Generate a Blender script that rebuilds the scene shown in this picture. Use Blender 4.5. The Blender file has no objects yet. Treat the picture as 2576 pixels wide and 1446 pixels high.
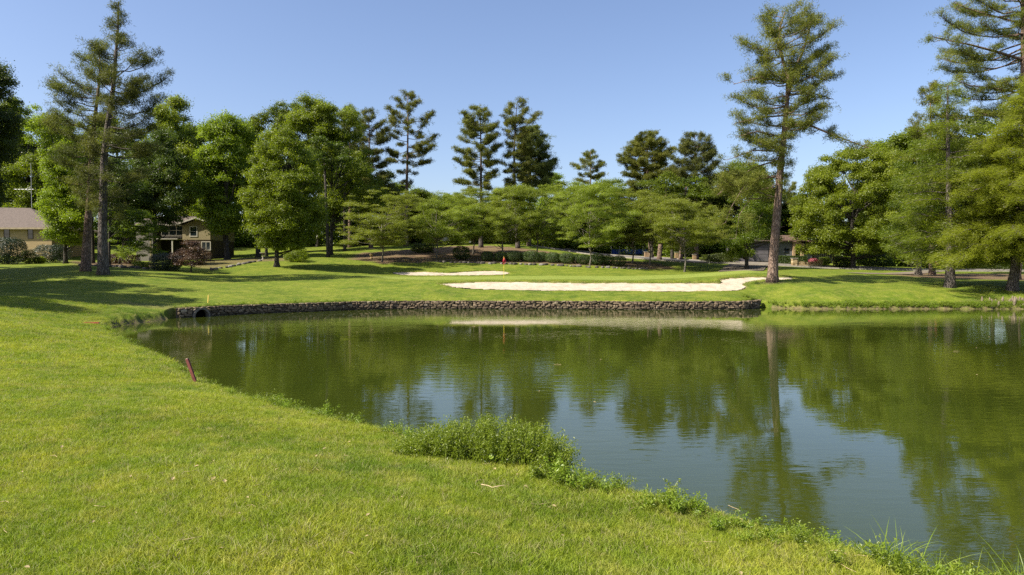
import bpy, math, random
import numpy as np
from math import radians as R

# ------------------------------------------------------------------ camera, sky, sun, exposure
scn = bpy.context.scene
F, CX, CY, HOR, CAMZ = 1717.0, 1288.0, 723.0, 672.0, 3.0       # picture measured on a 2576 px wide frame
PITCH = math.atan((CY - HOR) / F)
cam = bpy.data.cameras.new('camera'); cam.sensor_width = 36.0; cam.lens = F / 2576 * 36.0
cam.clip_start = 0.1; cam.clip_end = 4000
co = bpy.data.objects.new('camera', cam); scn.collection.objects.link(co)
co.location = (0, 0, CAMZ); co.rotation_euler = (R(90) - PITCH, 0, 0)
scn.camera = co
SUN_EL, SUN_TH = 46.0, 24.0            # sun stands to the left of and a little behind the camera
sd = np.array([-math.cos(R(SUN_TH)) * math.cos(R(SUN_EL)), -math.sin(R(SUN_TH)) * math.cos(R(SUN_EL)), math.sin(R(SUN_EL))])
w = bpy.data.worlds.new('World'); scn.world = w; w.use_nodes = True
nt = w.node_tree; bg = nt.nodes['Background']
sky = nt.nodes.new('ShaderNodeTexSky'); sky.sky_type = 'NISHITA'; sky.sun_disc = False
sky.sun_elevation = R(SUN_EL); sky.sun_rotation = math.atan2(sd[0], sd[1])
sky.air_density = 1.0; sky.dust_density = 1.7; sky.ozone_density = 2.2; sky.altitude = 100
tint = nt.nodes.new('ShaderNodeMix'); tint.data_type = 'RGBA'; tint.blend_type = 'MULTIPLY'; tint.inputs[0].default_value = 1.0; tint.inputs[7].default_value = (1.0, .965, 1.03, 1)
nt.links.new(sky.outputs[0], tint.inputs[6]); nt.links.new(tint.outputs[2], bg.inputs[0]); bg.inputs[1].default_value = 0.09
sl = bpy.data.lights.new('sun', 'SUN'); sl.energy = 4.9; sl.angle = R(0.55); sl.color = (1.0, 0.93, 0.80)
so = bpy.data.objects.new('sun', sl); scn.collection.objects.link(so)
import mathutils
so.rotation_euler = mathutils.Vector(sd).to_track_quat('Z', 'Y').to_euler()
scn.view_settings.view_transform = 'Standard'; scn.view_settings.look = 'None'
scn.view_settings.gamma = 1.0; scn.view_settings.exposure = 1.08
scn.cycles.max_bounces = 6; scn.cycles.diffuse_bounces = 3; scn.cycles.glossy_bounces = 3
scn.cycles.transmission_bounces = 3; scn.cycles.use_denoising = False
scn.cycles.sample_clamp_indirect = 4.0

def at(px, py, Y):
    a = (px - CX) / F; b = (CY - py) / F
    c, s = math.cos(PITCH), math.sin(PITCH)
    d = np.array([a, c + b * s, -s + b * c]); k = Y / d[1]
    return np.array([0, 0, CAMZ]) + d * k
def onz(px, py, z):
    a = (px - CX) / F; b = (CY - py) / F
    c, s = math.cos(PITCH), math.sin(PITCH)
    d = np.array([a, c + b * s, -s + b * c]); k = (z - CAMZ) / d[2]
    return np.array([0, 0, CAMZ]) + d * k
def pxof(x, y, z):
    c, s = math.cos(PITCH), math.sin(PITCH)
    dz = z - CAMZ; f = y * c - dz * s; u = y * s + dz * c
    return CX + F * x / f, CY - F * u / f

# ------------------------------------------------------------------ mesh helpers
COL = scn.collection
def tag(o, label=None, cat=None, group=None, kind=None):
    if label: o['label'] = label
    if cat: o['category'] = cat
    if group: o['group'] = group
    if kind: o['kind'] = kind
    return o
def thing(name, label, cat, loc=(0, 0, 0), rz=0, group=None):
    o = bpy.data.objects.new(name, None); COL.objects.link(o)
    o.location = loc; o.rotation_euler = (0, 0, rz); o.empty_display_size = 0.3
    return tag(o, label, cat, group)
class MB:
    """collects vertices, quads and triangles and links them as one mesh"""
    def __init__(s): s.v = []; s.q = []; s.t = []; s.a = []; s.n = 0; s.mq = []; s.mt = []
    def add(s, v, q=None, t=None, a=0.5, mi=0):
        v = np.asarray(v, float).reshape(-1, 3)
        s.v.append(v); s.a.append(np.broadcast_to(np.asarray(a, float), (len(v),)).copy())
        if q is not None and len(q): q = np.asarray(q, int); s.q.append(q + s.n); s.mq.append(np.full(len(q), mi))
        if t is not None and len(t): t = np.asarray(t, int); s.t.append(t + s.n); s.mt.append(np.full(len(t), mi))
        s.n += len(v)
    def box(s, x0, x1, y0, y1, z0, z1, a=0.5, mi=0, M=None):
        v = np.array([[x, y, z] for z in (z0, z1) for y in (y0, y1) for x in (x0, x1)], float)
        if M is not None: v = v @ M
        s.add(v, [[0, 2, 3, 1], [4, 5, 7, 6], [0, 1, 5, 4], [2, 6, 7, 3], [0, 4, 6, 2], [1, 3, 7, 5]], a=a, mi=mi)
    def poly(s, pts, thick, a=0.5, mi=0):
        """convex polygon pts (n,3) extruded by vector thick"""
        p = np.asarray(pts, float); n = len(p); th = np.asarray(thick, float)
        v = np.vstack([p, p + th]); q = [[i, (i + 1) % n, n + (i + 1) % n, n + i] for i in range(n)]
        t = [[0, i + 1, i] for i in range(1, n - 1)] + [[n, n + i, n + i + 1] for i in range(1, n - 1)]
        s.add(v, q, t, a=a, mi=mi)
    def tube(s, path, rad, k=6, a=0.5, cap=True, mi=0):
        P = np.asarray(path, float); n = len(P); r = np.broadcast_to(np.asarray(rad, float), (n,))
        T = np.gradient(P, axis=0); T /= np.linalg.norm(T, axis=1)[:, None] + 1e-9
        ref = np.array([0, 0, 1.0]) if abs(T[:, 2]).mean() < 0.8 else np.array([0, 1.0, 0])
        U = np.cross(T, ref); U /= np.linalg.norm(U, axis=1)[:, None] + 1e-9
        V = np.cross(T, U)
        th = np.linspace(0, 2 * math.pi, k, endpoint=False)
        ring = P[:, None, :] + r[:, None, None] * (np.cos(th)[None, :, None] * U[:, None, :] + np.sin(th)[None, :, None] * V[:, None, :])
        i = np.arange(n - 1)[:, None]; j = np.arange(k)[None, :]; j2 = (j + 1) % k
        q = np.stack([i * k + j, i * k + j2, (i + 1) * k + j2, (i + 1) * k + j], -1).reshape(-1, 4)
        t = None
        if cap: t = [[0, m + 1, m] for m in range(1, k - 1)] + [[(n - 1) * k, (n - 1) * k + m, (n - 1) * k + m + 1] for m in range(1, k - 1)]
        s.add(ring.reshape(-1, 3), q, t, a=a, mi=mi)
    def build(s, name, mat, parent=None, smooth=False, origin=None):
        V = np.vstack(s.v); A = np.concatenate(s.a)
        if origin is not None: V = V - np.asarray(origin)
        q = np.vstack(s.q) if s.q else np.zeros((0, 4), int); t = np.vstack(s.t) if s.t else np.zeros((0, 3), int)
        me = bpy.data.meshes.new(name)
        me.vertices.add(len(V)); me.vertices.foreach_set('co', V.astype(np.float32).ravel())
        nl = q.size + t.size; me.loops.add(nl)
        me.loops.foreach_set('vertex_index', np.concatenate([q.ravel(), t.ravel()]).astype(np.int32))
        me.polygons.add(len(q) + len(t))
        ls = np.concatenate([np.arange(len(q)) * 4, q.size + np.arange(len(t)) * 3])
        me.polygons.foreach_set('loop_start', ls.astype(np.int32))
        mats = mat if isinstance(mat, (list, tuple)) else [mat]
        for m in mats: me.materials.append(m)
        if len(mats) > 1:
            mi = np.concatenate(s.mq + s.mt) if (s.mq or s.mt) else []
            me.polygons.foreach_set('material_index', np.asarray(mi, np.int32))
        me.polygons.foreach_set('use_smooth', np.full(len(me.polygons), bool(smooth)))
        at_ = me.attributes.new('v', 'FLOAT', 'POINT'); at_.data.foreach_set('value', A.astype(np.float32))
        me.update(calc_edges=True); me.validate()
        o = bpy.data.objects.new(name, me); COL.objects.link(o)
        if parent: o.parent = parent
        return o
def copy_tree(o, parent=None):
    c = o.copy(); COL.objects.link(c); c.parent = parent
    for ch in list(o.children): copy_tree(ch, c)
    return c
def unit(v): return v / (np.linalg.norm(v, axis=-1, keepdims=True) + 1e-9)

# ------------------------------------------------------------------ materials
class NT:
    def __init__(s, name):
        s.m = bpy.data.materials.new(name); s.m.use_nodes = True; s.t = s.m.node_tree
        s.b = s.t.nodes['Principled BSDF']; s.out = s.t.nodes['Material Output']
    def n(s, typ, **kw):
        x = s.t.nodes.new('ShaderNode' + typ)
        for k, v in kw.items(): setattr(x, k, v)
        return x
    def l(s, a, b): s.t.links.new(a, b)
    def pos(s):
        g = s.n('NewGeometry'); return g.outputs['Position']
    def noise(s, scale, detail=3, vec=None, rough=0.55, dist=0.0, sc3=None):
        x = s.n('TexNoise'); x.inputs['Scale'].default_value = scale; x.inputs['Detail'].default_value = detail
        x.inputs['Roughness'].default_value = rough; x.inputs['Distortion'].default_value = dist
        v = vec if vec is not None else s.pos()
        if sc3:
            mp = s.n('Mapping'); mp.inputs['Scale'].default_value = sc3; s.l(v, mp.inputs['Vector']); v = mp.outputs[0]
        s.l(v, x.inputs['Vector']); return x.outputs['Fac']
    def ramp(s, fac, stops, interp='LINEAR'):
        r = s.n('ValToRGB'); r.color_ramp.interpolation = interp; e = r.color_ramp.elements
        while len(e) < len(stops): e.new(0.5)
        for k, (p, c) in enumerate(stops):
            e[k].position = p; e[k].color = tuple(c) + (1,) if len(c) == 3 else c
        s.l(fac, r.inputs[0]); return r.outputs['Color']
    def mix(s, f, a, b, mode='MIX'):
        x = s.n('Mix'); x.data_type = 'RGBA'; x.blend_type = mode
        for inp, val in ((x.inputs[0], f), (x.inputs[6], a), (x.inputs[7], b)):
            if isinstance(val, (int, float)): inp.default_value = val
            elif isinstance(val, tuple): inp.default_value = val if len(val) == 4 else val + (1,)
            else: s.l(val, inp)
        return x.outputs[2]
    def math(s, op, a, b=0.0, clamp=False):
        x = s.n('Math', operation=op); x.use_clamp = clamp
        for i, val in enumerate((a, b)):
            if isinstance(val, (int, float)): x.inputs[i].default_value = val
            else: s.l(val, x.inputs[i])
        return x.outputs[0]
    def bump(s, h, strength=0.5, dist=0.05):
        x = s.n('Bump'); x.inputs['Strength'].default_value = strength; x.inputs['Distance'].default_value = dist
        s.l(h, x.inputs['Height']); s.l(x.outputs[0], s.b.inputs['Normal']); return x
    def attr(s, name):
        x = s.n('Attribute'); x.attribute_name = name; return x
    def col(s, c):
        if isinstance(c, tuple): s.b.inputs['Base Color'].default_value = c + (1,)
        else: s.l(c, s.b.inputs['Base Color'])
    def rough(s, r, spec=0.5):
        s.b.inputs['Roughness'].default_value = r; s.b.inputs['Specular IOR Level'].default_value = spec
        return s
def leafmat(name, c0, c1, c2, trans=0.35, rough=0.42, spec=0.5, tcol=1.25):
    N = NT(name); v = N.attr('v').outputs['Fac']
    c = N.ramp(v, [(0.0, c0), (0.5, c1), (1.0, c2)])
    oi = N.n('ObjectInfo'); hs = N.n('HueSaturation')
    N.l(c, hs.inputs['Color']); N.l(N.math('ADD', N.math('MULTIPLY', oi.outputs['Random'], 0.3), 0.85), hs.inputs['Value'])
    N.l(N.math('ADD', N.math('MULTIPLY', oi.outputs['Random'], 0.02), 0.49), hs.inputs['Hue'])
    c = hs.outputs[0]; N.col(c); N.rough(rough, spec)
    tr = N.n('BsdfTranslucent'); N.l(N.mix(1.0, c, (tcol, tcol * 1.05, tcol * 0.55), 'MULTIPLY'), tr.inputs['Color'])
    ms = N.n('MixShader'); ms.inputs[0].default_value = trans
    N.l(N.b.outputs[0], ms.inputs[1]); N.l(tr.outputs[0], ms.inputs[2]); N.l(ms.outputs[0], N.out.inputs['Surface'])
    return N.m
def simple(name, c, rough=0.8, spec=0.3, var=0.25, scale=3.0, bump=0.0, bs=20.0, metal=0.0):
    N = NT(name); f = N.noise(scale, 4, N.n('TexCoord').outputs['Object'])
    lo = tuple(x * (1 - var) for x in c); hi = tuple(min(1, x * (1 + var)) for x in c)
    N.col(N.ramp(f, [(0.25, lo), (0.75, hi)])); N.rough(rough, spec); N.b.inputs['Metallic'].default_value = metal
    if bump: N.bump(N.noise(bs, 4, N.n('TexCoord').outputs['Object']), bump, 0.03)
    return N.m
def bark(name, c0, c1, sx=9.0, sz=2.2, bump=0.9):
    N = NT(name); P = N.n('TexCoord').outputs['Object']
    vo = N.n('TexVoronoi', feature='DISTANCE_TO_EDGE'); mp = N.n('Mapping'); mp.inputs['Scale'].default_value = (sx, sx, sz)
    N.l(P, mp.inputs[0]); nv = N.n('VectorMath', operation='ADD'); N.l(mp.outputs[0], nv.inputs[0])
    nz = N.n('TexNoise'); nz.inputs['Scale'].default_value = 3.0; N.l(P, nz.inputs['Vector']); N.l(nz.outputs['Color'], nv.inputs[1])
    N.l(nv.outputs[0], vo.inputs['Vector']); vo.inputs['Scale'].default_value = 1.0
    e = N.ramp(vo.outputs['Distance'], [(0.0, (0, 0, 0)), (0.22, (1, 1, 1))])
    f = N.noise(2.5, 5, P)
    c = N.ramp(f, [(0.3, c0), (0.7, c1)]); c = N.mix(e, N.mix(1.0, c, (0.35, 0.33, 0.32), 'MULTIPLY'), c)
    N.col(c); N.rough(0.9, 0.2); N.bump(e, bump, 0.04); return N.m

M_DEC = [leafmat('leaf_bright', (0.10, 0.135, 0.006), (0.165, 0.215, 0.010), (0.25, 0.30, 0.024), .58),
         leafmat('leaf_mid', (0.072, 0.105, 0.006), (0.12, 0.165, 0.009), (0.19, 0.235, 0.018), .58),
         leafmat('leaf_lime', (0.118, 0.158, 0.008), (0.188, 0.24, 0.013), (0.27, 0.325, 0.028), .56),
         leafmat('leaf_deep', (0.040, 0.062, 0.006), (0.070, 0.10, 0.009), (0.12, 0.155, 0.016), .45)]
M_DOG = leafmat('leaf_dogwood', (0.13, 0.165, 0.014), (0.205, 0.25, 0.026), (0.29, 0.335, 0.05), 0.55)
M_NEED = leafmat('needles_olive', (0.075, 0.086, 0.014), (0.135, 0.148, 0.021), (0.215, 0.212, 0.036), 0.42, 0.55, .25)
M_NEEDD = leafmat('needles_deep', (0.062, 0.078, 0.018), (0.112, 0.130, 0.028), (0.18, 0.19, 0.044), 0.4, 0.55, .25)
M_CYP = leafmat('cypress_sprays', (0.17, 0.20, 0.016), (0.24, 0.275, 0.024), (0.32, 0.345, 0.045), 0.65)
M_CYPD = leafmat('cypress_sprays_deep', (0.095, 0.115, 0.008), (0.155, 0.18, 0.012), (0.23, 0.25, 0.024), 0.55)
M_RED = leafmat('leaf_maroon', (0.035, 0.018, 0.012), (0.085, 0.04, 0.022), (0.15, 0.09, 0.03), 0.25)
M_PINK = leafmat('leaf_azalea', (0.06, 0.09, 0.02), (0.38, 0.07, 0.10), (0.55, 0.14, 0.2), 0.25)
M_SHRUB = leafmat('leaf_clipped', (0.03, 0.055, 0.008), (0.055, 0.09, 0.012), (0.10, 0.145, 0.02), 0.3)
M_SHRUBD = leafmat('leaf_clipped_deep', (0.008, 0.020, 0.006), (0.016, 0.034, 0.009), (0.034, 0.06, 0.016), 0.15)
M_WEED = leafmat('leaf_weed', (0.11, 0.165, 0.008), (0.18, 0.25, 0.014), (0.29, 0.35, 0.05), 0.45)
M_BARKP = bark('bark_pine', (0.17, 0.115, 0.085), (0.30, 0.215, 0.165))
M_BARKPG = bark('bark_pine_grey', (0.10, 0.085, 0.075), (0.20, 0.17, 0.15))
M_BARKD = bark('bark_grey', (0.055, 0.048, 0.038), (0.12, 0.105, 0.085), 12, 4)
M_BARKL = bark('bark_pale', (0.16, 0.14, 0.11), (0.30, 0.27, 0.22), 14, 6, 0.4)

# ------------------------------------------------------------------ terrain heights
CTRL = [(-400,1446,5.0),(0,1446,5.0),(600,1446,5.0),(1000,1446,5.02),(1300,1446,5.15),(1900,1446,5.6),(2250,1440,6.1),
 (0,1200,7.3),(600,1200,7.3),(1000,1300,6.2),(1200,1300,6.5),(1600,1380,6.2),(0,1000,12.0),(400,1000,12.2),(800,1120,9.6),(200,900,17.8),(0,900,17.0),
 (0,850,21),(150,840,23.5),(0,780,29),(200,815,29.5),(0,740,40),(200,760,38),(350,785,37.5),(300,740,44),(450,745,46),(450,766,42.5),
 (600,748,46.5),(0,700,56),(260,690,56),(215,682,58),(500,712,56),(650,722,54),(-250,720,50),(60,664,78),(400,681,66),(480,682,68),
 (120,657,86),(60,630,94),(300,662,78),(450,655,92),(350,656,92),(565,640,105),(640,640,104),(695,671,75),(608,690,66),(850,690,66),(780,655,84),(780,640,96),
 (940,645,95),(960,658,86),(735,704,60),(1000,704,59.5),(900,722,54.5),(1100,704,59.5),(1268,704,59.5),(1268,697,68),(1550,704,59.5),(1000,697,68),(1750,698,64),
 (760,740,50),(1083,738,51.5),(1300,742,51),(1600,743,51),(1850,745,50.5),(1300,677,82),(1100,677,82),(1450,690,76),(1650,691,73),(1500,674,85),
 (1168,654,92),(1400,662,90),(1550,670,87),(1210,622,108),(1303,624,108),(1330,620,112),(1000,642,95),(1100,649,92),(1140,616,112),(900,622,112),
 (1722,684,84),(1633,665,92),(1600,660,95),(1880,680,66),(1780,688,68),(1990,694,64),(1880,684,76),(1850,670,86),(2084,689.5,63),(2200,697,62),(2300,712,58),(2084,714,56.5),
 (2100,741,51),(2300,741,51),(2400,727,54),(2545,733,52.5),(2200,724,55),(2500,700,66),(2310,693,70),(2352,688,78),(2000,715,54.5),(1943,708,56),
 (1509,641,112),(1633,649,105),(1784,660,97),(1842,663,94),(1958,668,92),(2095,674.5,90),(2345,681.5,86),(2562,683,84),
 (1900,662,100),(2050,662,102),(2200,668,105),(2450,672,105),(1700,650,108)]
C3 = [at(*c) for c in CTRL]
# bunker outlines: (px, py); depth follows the height in the picture
def B1D(py): return 53.5 + (731 - py) * 0.15
B1 = [(1093,714),(1145,722.5),(1232,726.8),(1354,730),(1509,730.5),(1683,732),(1842,731.5),(1880,723.6),(1863,713.6),(1894,709.5),(1929,706.5),
      (1972,706),(2002,699.5),(1990,697.5),(1952,697),(1886,697),(1836,700),(1806,704),(1822,711.5),(1770,712),(1712,711),(1639,713),(1581,711),(1509,711.3),
      (1441,711.5),(1325,709.5),(1223,708.7),(1151,711.5)]
def B2D(py): return 75 + (692 - py) * 0.45
B2 = [(981.5,684.5),(1006,690.5),(1064,692.6),(1127,692),(1194,691.7),(1266,690),(1286,685.6),(1252,681),(1209,681.5),(1151,684.5),(1131,687),(1079,683.6),(1006,685)]
b1w = np.array([at(x, y, B1D(y)) for x, y in B1]); b2w = np.array([at(x, y, B2D(y)) for x, y in B2])
C3 += [p + np.array([0, 0, 0.0]) for p in b1w] + [p for p in b2w]
C3 += [np.array(p, float) for p in [(-60,20,1.5),(-40,10,.9),(-90,60,3.2),(-70,45,2.2),(-110,100,6),(-140,200,8),(0,170,9),(-60,140,8),(60,140,6),(140,200,7),(95,60,2),(75,20,1),(0,-20,.8),
      (-30,-20,1),(40,-22,.5),(110,100,4),(150,50,3),(-15,-5,.8),(8,-6,.6)]]
WALLP = [(443,800),(470,799),(500,797.5),(560,793.5),(620,790),(706,786.5),(780,784),(880,780),(1000,777.6),(1083,777),(1300,777),(1500,778),(1600,779),(1700,779),(1800,778.5),(1870,778),(1903,776.5),(1912,773)]
wall_w = [onz(x, y, 0.0)[:2] for x, y in WALLP]
NEAR = [(270,823),(300,845),(330,868),(375,888),(420,908),(470,935),(520,963),(580,990),(640,1013),(700,1032),(760,1050),(830,1066),(900,1084),(980,1106),(1050,1130),(1130,1160),(1250,1185),(1380,1204),(1450,1232),
        (1530,1250),(1600,1266),(1700,1290),(1800,1316),(1900,1345),(2000,1376),(2100,1402),(2200,1432),(2300,1470)]
FARR = [(1940,775),(2020,777),(2100,777.5),(2200,777.5),(2350,777),(2500,777.5),(2576,777.5)]
near_w = [onz(x, y, 0.1)[:2] for x, y in NEAR]
farr_w = [onz(x, y, 0.0)[:2] for x, y in FARR]
far_left = [onz(x, y, 0.0)[:2] for x, y in [(300,820),(350,813),(400,807)]]
pond = np.array(near_w[::-1] + far_left + wall_w + farr_w + [np.array(p) for p in [(48,48),(60,40),(64,20),(55,2),(38,-7),(20,-5),(10,1),(6.6,4.3)]])
for p in wall_w: C3.append(np.array([p[0] * 1.012, p[1] + 0.6, 0.66]))
for p in near_w[::2]: C3.append(np.array([p[0] - .5, p[1] - .5, 0.42 if p[1] < 14 else .36]))
for p in farr_w: C3.append(np.array([p[0], p[1] + 1.0, 0.42]))
for p in far_left: C3.append(np.array([p[0] - .2, p[1] + 1.2, 0.4]))
C3 = np.array(C3)
SC = 30.0
def phi(r2): return 0.5 * r2 * np.log(r2 + 1e-12)
def tps_fit(P, lam=1e-3):
    n = len(P); X = P[:, :2] / SC
    K = phi(((X[:, None] - X[None]) ** 2).sum(-1)) + lam * np.eye(n)
    A = np.zeros((n + 3, n + 3)); A[:n, :n] = K; A[:n, n] = 1; A[:n, n + 1:] = X; A[n, :n] = 1; A[n + 1:, :n] = X.T
    return X, np.linalg.solve(A, np.concatenate([P[:, 2], [0, 0, 0]]))
def tps_eval(fit, x, y):
    X, w_ = fit; n = len(X); x = np.asarray(x, float).ravel() / SC; y = np.asarray(y, float).ravel() / SC
    out = np.empty(len(x))
    for i in range(0, len(x), 60000):
        xs, ys = x[i:i + 60000], y[i:i + 60000]
        r2 = (xs[:, None] - X[None, :, 0]) ** 2 + (ys[:, None] - X[None, :, 1]) ** 2
        out[i:i + 60000] = phi(r2) @ w_[:n] + w_[n] + w_[n + 1] * xs + w_[n + 2] * ys
    return out
FIT = tps_fit(C3, 2e-5)
def sdist(poly, x, y):
    """distance to a polygon, negative inside"""
    x = np.asarray(x, float).ravel(); y = np.asarray(y, float).ravel()
    d2 = np.full(len(x), 1e18); ins = np.zeros(len(x), bool); n = len(poly)
    for i in range(n):
        a, b = poly[i][:2], poly[(i + 1) % n][:2]; e = b - a
        t = np.clip(((x - a[0]) * e[0] + (y - a[1]) * e[1]) / (e @ e + 1e-12), 0, 1)
        d2 = np.minimum(d2, (x - a[0] - t * e[0]) ** 2 + (y - a[1] - t * e[1]) ** 2)
        c = ((a[1] > y) != (b[1] > y))
        ins ^= c & (x < (b[0] - a[0]) * (y - a[1]) / (b[1] - a[1] + 1e-12) + a[0])
    d = np.sqrt(d2); return np.where(ins, -d, d)
def smooth(e0, e1, x): t = np.clip((x - e0) / (e1 - e0), 0, 1); return t * t * (3 - 2 * t)
WALLXY = np.array(wall_w)
def wdist(x, y):
    d2 = np.full(len(x), 1e18)
    for a, b in zip(WALLXY[:-1], WALLXY[1:]):
        e = b - a; t = np.clip(((x - a[0]) * e[0] + (y - a[1]) * e[1]) / (e @ e), 0, 1)
        d2 = np.minimum(d2, (x - a[0] - t * e[0]) ** 2 + (y - a[1] - t * e[1]) ** 2)
    return np.sqrt(d2)
def chaikin(P, k=2):
    P = np.asarray(P, float)
    for _ in range(k):
        Q = np.roll(P, -1, axis=0); P = np.stack([0.75 * P + 0.25 * Q, 0.25 * P + 0.75 * Q], 1).reshape(-1, P.shape[1])
    return P
B1S, B2S = chaikin(b1w), chaikin(b2w)
def lumps(x, y, s): return (np.sin(x * 1.7 / s + 1.3 * np.sin(y * .9 / s)) + np.sin(y * 2.1 / s + 1.1 * np.sin(x * 1.3 / s) + 2) + np.sin((x + y) * 3.7 / s + 4) * .5) / 2.5
def HT(x, y, cut=True):
    x = np.atleast_1d(np.asarray(x, float)); y = np.atleast_1d(np.asarray(y, float))
    far = np.maximum(smooth(125, 190, y), np.maximum(smooth(95, 170, np.abs(x)), smooth(10, 60, -y)))
    z = tps_eval(FIT, x, y); z = np.clip(z, 0.25, 14) * (1 - far) + far * np.where(y > 60, 7.0, 1.2)
    z = z + 0.012 * lumps(x, y, 1.0) + 0.03 * lumps(x, y, 4.0)
    m = (y < 75) & (y > -30) & (x > -45) & (x < 90)
    if m.any():
        xm, ym = x[m], y[m]; d = sdist(pond, xm, ym); wd = wdist(xm, ym)
        wob = 0.10 * lumps(xm, ym, .35) + .06 * lumps(xm, ym, .11)
        nat = np.where(d > 0, 0.02 + 0.85 * (d + wob), 0.02 + 0.5 * (d + wob))
        steep = (d - 0.30) * 9.0
        k = smooth(0.9, 0.5, wd)
        lim = nat * (1 - k) + steep * k
        zz = z[m]; h = 0.12 * (1 - k) + 0.01
        t = np.clip(0.5 + 0.5 * (zz - lim) / h, 0, 1); zz = zz * (1 - t) + lim * t - h * t * (1 - t)
        z[m] = np.maximum(zz, -0.9)
    if cut:
        for B, box in ((B1S, (-10, 30, 49, 63)), (B2S, (-18, 5, 72, 84))):
            m = (x > box[0]) & (x < box[1]) & (y > box[2]) & (y < box[3])
            if m.any():
                d = sdist(B, x[m], y[m]) + 0.12 * lumps(x[m], y[m], .5)
                z[m] += (0.13 * (y[m] > (55.0 if B is B1S else 77.3)) - .03) * np.exp(-((d - .35) / .3) ** 2) * (d > 0) - 0.55 * smooth(0.05, -0.12, d)
    return z
def Hz(x, y): return float(HT([x], [y])[0])
def ground(px, Y):
    """point on the ground in picture column px at depth Y"""
    x = (px - CX) / F * Y * 1.0004; return np.array([x, Y, Hz(x, Y)])

# ------------------------------------------------------------------ ground sheet
def rows():
    ys = []; y = -60.0
    while y < 900:
        ys.append(y)
        if y < 0: s = 3.0 if y < -8 else 0.8
        elif y < 4: s = 0.25
        elif y < 36: s = 0.075 + 0.001 * max(0, y - 10)
        elif y < 49.5: s = 0.11
        elif y < 60: s = 0.11
        elif y < 70: s = 0.22
        elif y < 84: s = 0.2
        elif y < 130: s = 0.45
        elif y < 220: s = 3
        else: s = 30
        y += s
    return np.array(ys)
Yr = rows()
u = np.concatenate([np.linspace(-12, -1.0, 40)[:-1], np.linspace(-1.0, -.8, 20)[:-1], np.linspace(-.8, .8, 720), np.linspace(.8, 1.0, 20)[1:], np.linspace(1.0, 12, 40)[1:]])
W_ = np.maximum(Yr, 4.0) + 0.6
GX = (u[None, :] * W_[:, None]); GY = np.broadcast_to(Yr[:, None], GX.shape)
GZ = HT(GX.ravel(), GY.ravel()).reshape(GX.shape)
nr, nc = GX.shape
idx = np.arange(nr * nc).reshape(nr, nc)
g = MB(); g.add(np.stack([GX, GY, GZ], -1).reshape(-1, 3), np.stack([idx[:-1, :-1], idx[:-1, 1:], idx[1:, 1:], idx[1:, :-1]], -1).reshape(-1, 4))
def img(xx, yy, zz):
    return pxof(xx, yy, zz)
xf, yf, zf = GX.ravel(), GY.ravel(), GZ.ravel()
def blob(cx, cy, rx, ry, soft=0.3, ang=0.0):
    dx, dy = xf - cx, yf - cy; c, s = math.cos(ang), math.sin(ang)
    r = np.sqrt(((dx * c + dy * s) / rx) ** 2 + ((-dx * s + dy * c) / ry) ** 2) + 0.10 * lumps(xf, yf, 1.5)
    return smooth(1 + soft, 1 - soft, r)
def polymask(pts, soft=0.5, wob=0.3):
    d = sdist(np.array([p[:2] for p in pts]), xf, yf) + wob * lumps(xf, yf, .8)
    return smooth(soft, -soft, d)
# zones: R putting surface, G bark mulch / wood chips, B bare or dry soil
green_z = polymask([at(905,699,66.5),at(1000,703.5,60.2),at(1300,705,59.3),at(1600,704.5,59.3),at(1850,700,62),at(1960,695,66),at(1700,694,71),at(1400,693,73),at(1100,694,72)], .35, .1)
mulch = np.maximum.reduce([polymask([ground(880,88),ground(960,84.5),ground(1120,89),ground(1300,90),ground(1480,88),ground(1640,85.5),ground(1700,88),ground(1640,95),ground(1500,99),ground(1400,105),ground(1230,111),ground(1150,110),ground(900,100)], .8, .7),
    polymask([ground(2215,70),ground(2330,64),ground(2420,63),ground(2700,62),ground(2750,75),ground(2500,78),ground(2300,78)], .8, .6),
    polymask([ground(200,74),ground(380,69),ground(390,76),ground(330,88),ground(180,88)], .8, .5),
    polymask([ground(530,71),ground(620,80),ground(760,84),ground(700,92),ground(560,90),ground(450,75)], .8, .6) * .7])
dp = sdist(pond, xf, yf); wd = np.where(np.abs(yf - 45) < 12, wdist(xf, yf), 99)
soil = smooth(0.32, 0.08, np.abs(dp)) * (yf > 20) + smooth(0.55, .2, np.abs(dp)) * 0.35 * (yf <= 20)
soil = np.maximum(soil, blob(37.5, 49.6, 4.5, .9, .4) * .8)
soil = np.maximum(soil, blob(-20.8, 40.6, 3.4, .8, .4) * .5)
sand_m = np.zeros(len(xf))
for B in (B1S, B2S): sand_m = np.maximum(sand_m, smooth(0.28, 0.02, sdist(B, xf, yf)))
soil = np.maximum(soil, sand_m * .55)
bx = (1943 - CX) / F * 56; soil = np.maximum(soil, blob(bx, 55.6, 1.0, .6, .5) * .6)
zone = np.stack([green_z, np.clip(mulch, 0, 1), np.clip(soil, 0, 1), np.ones(len(xf))], -1)

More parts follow.
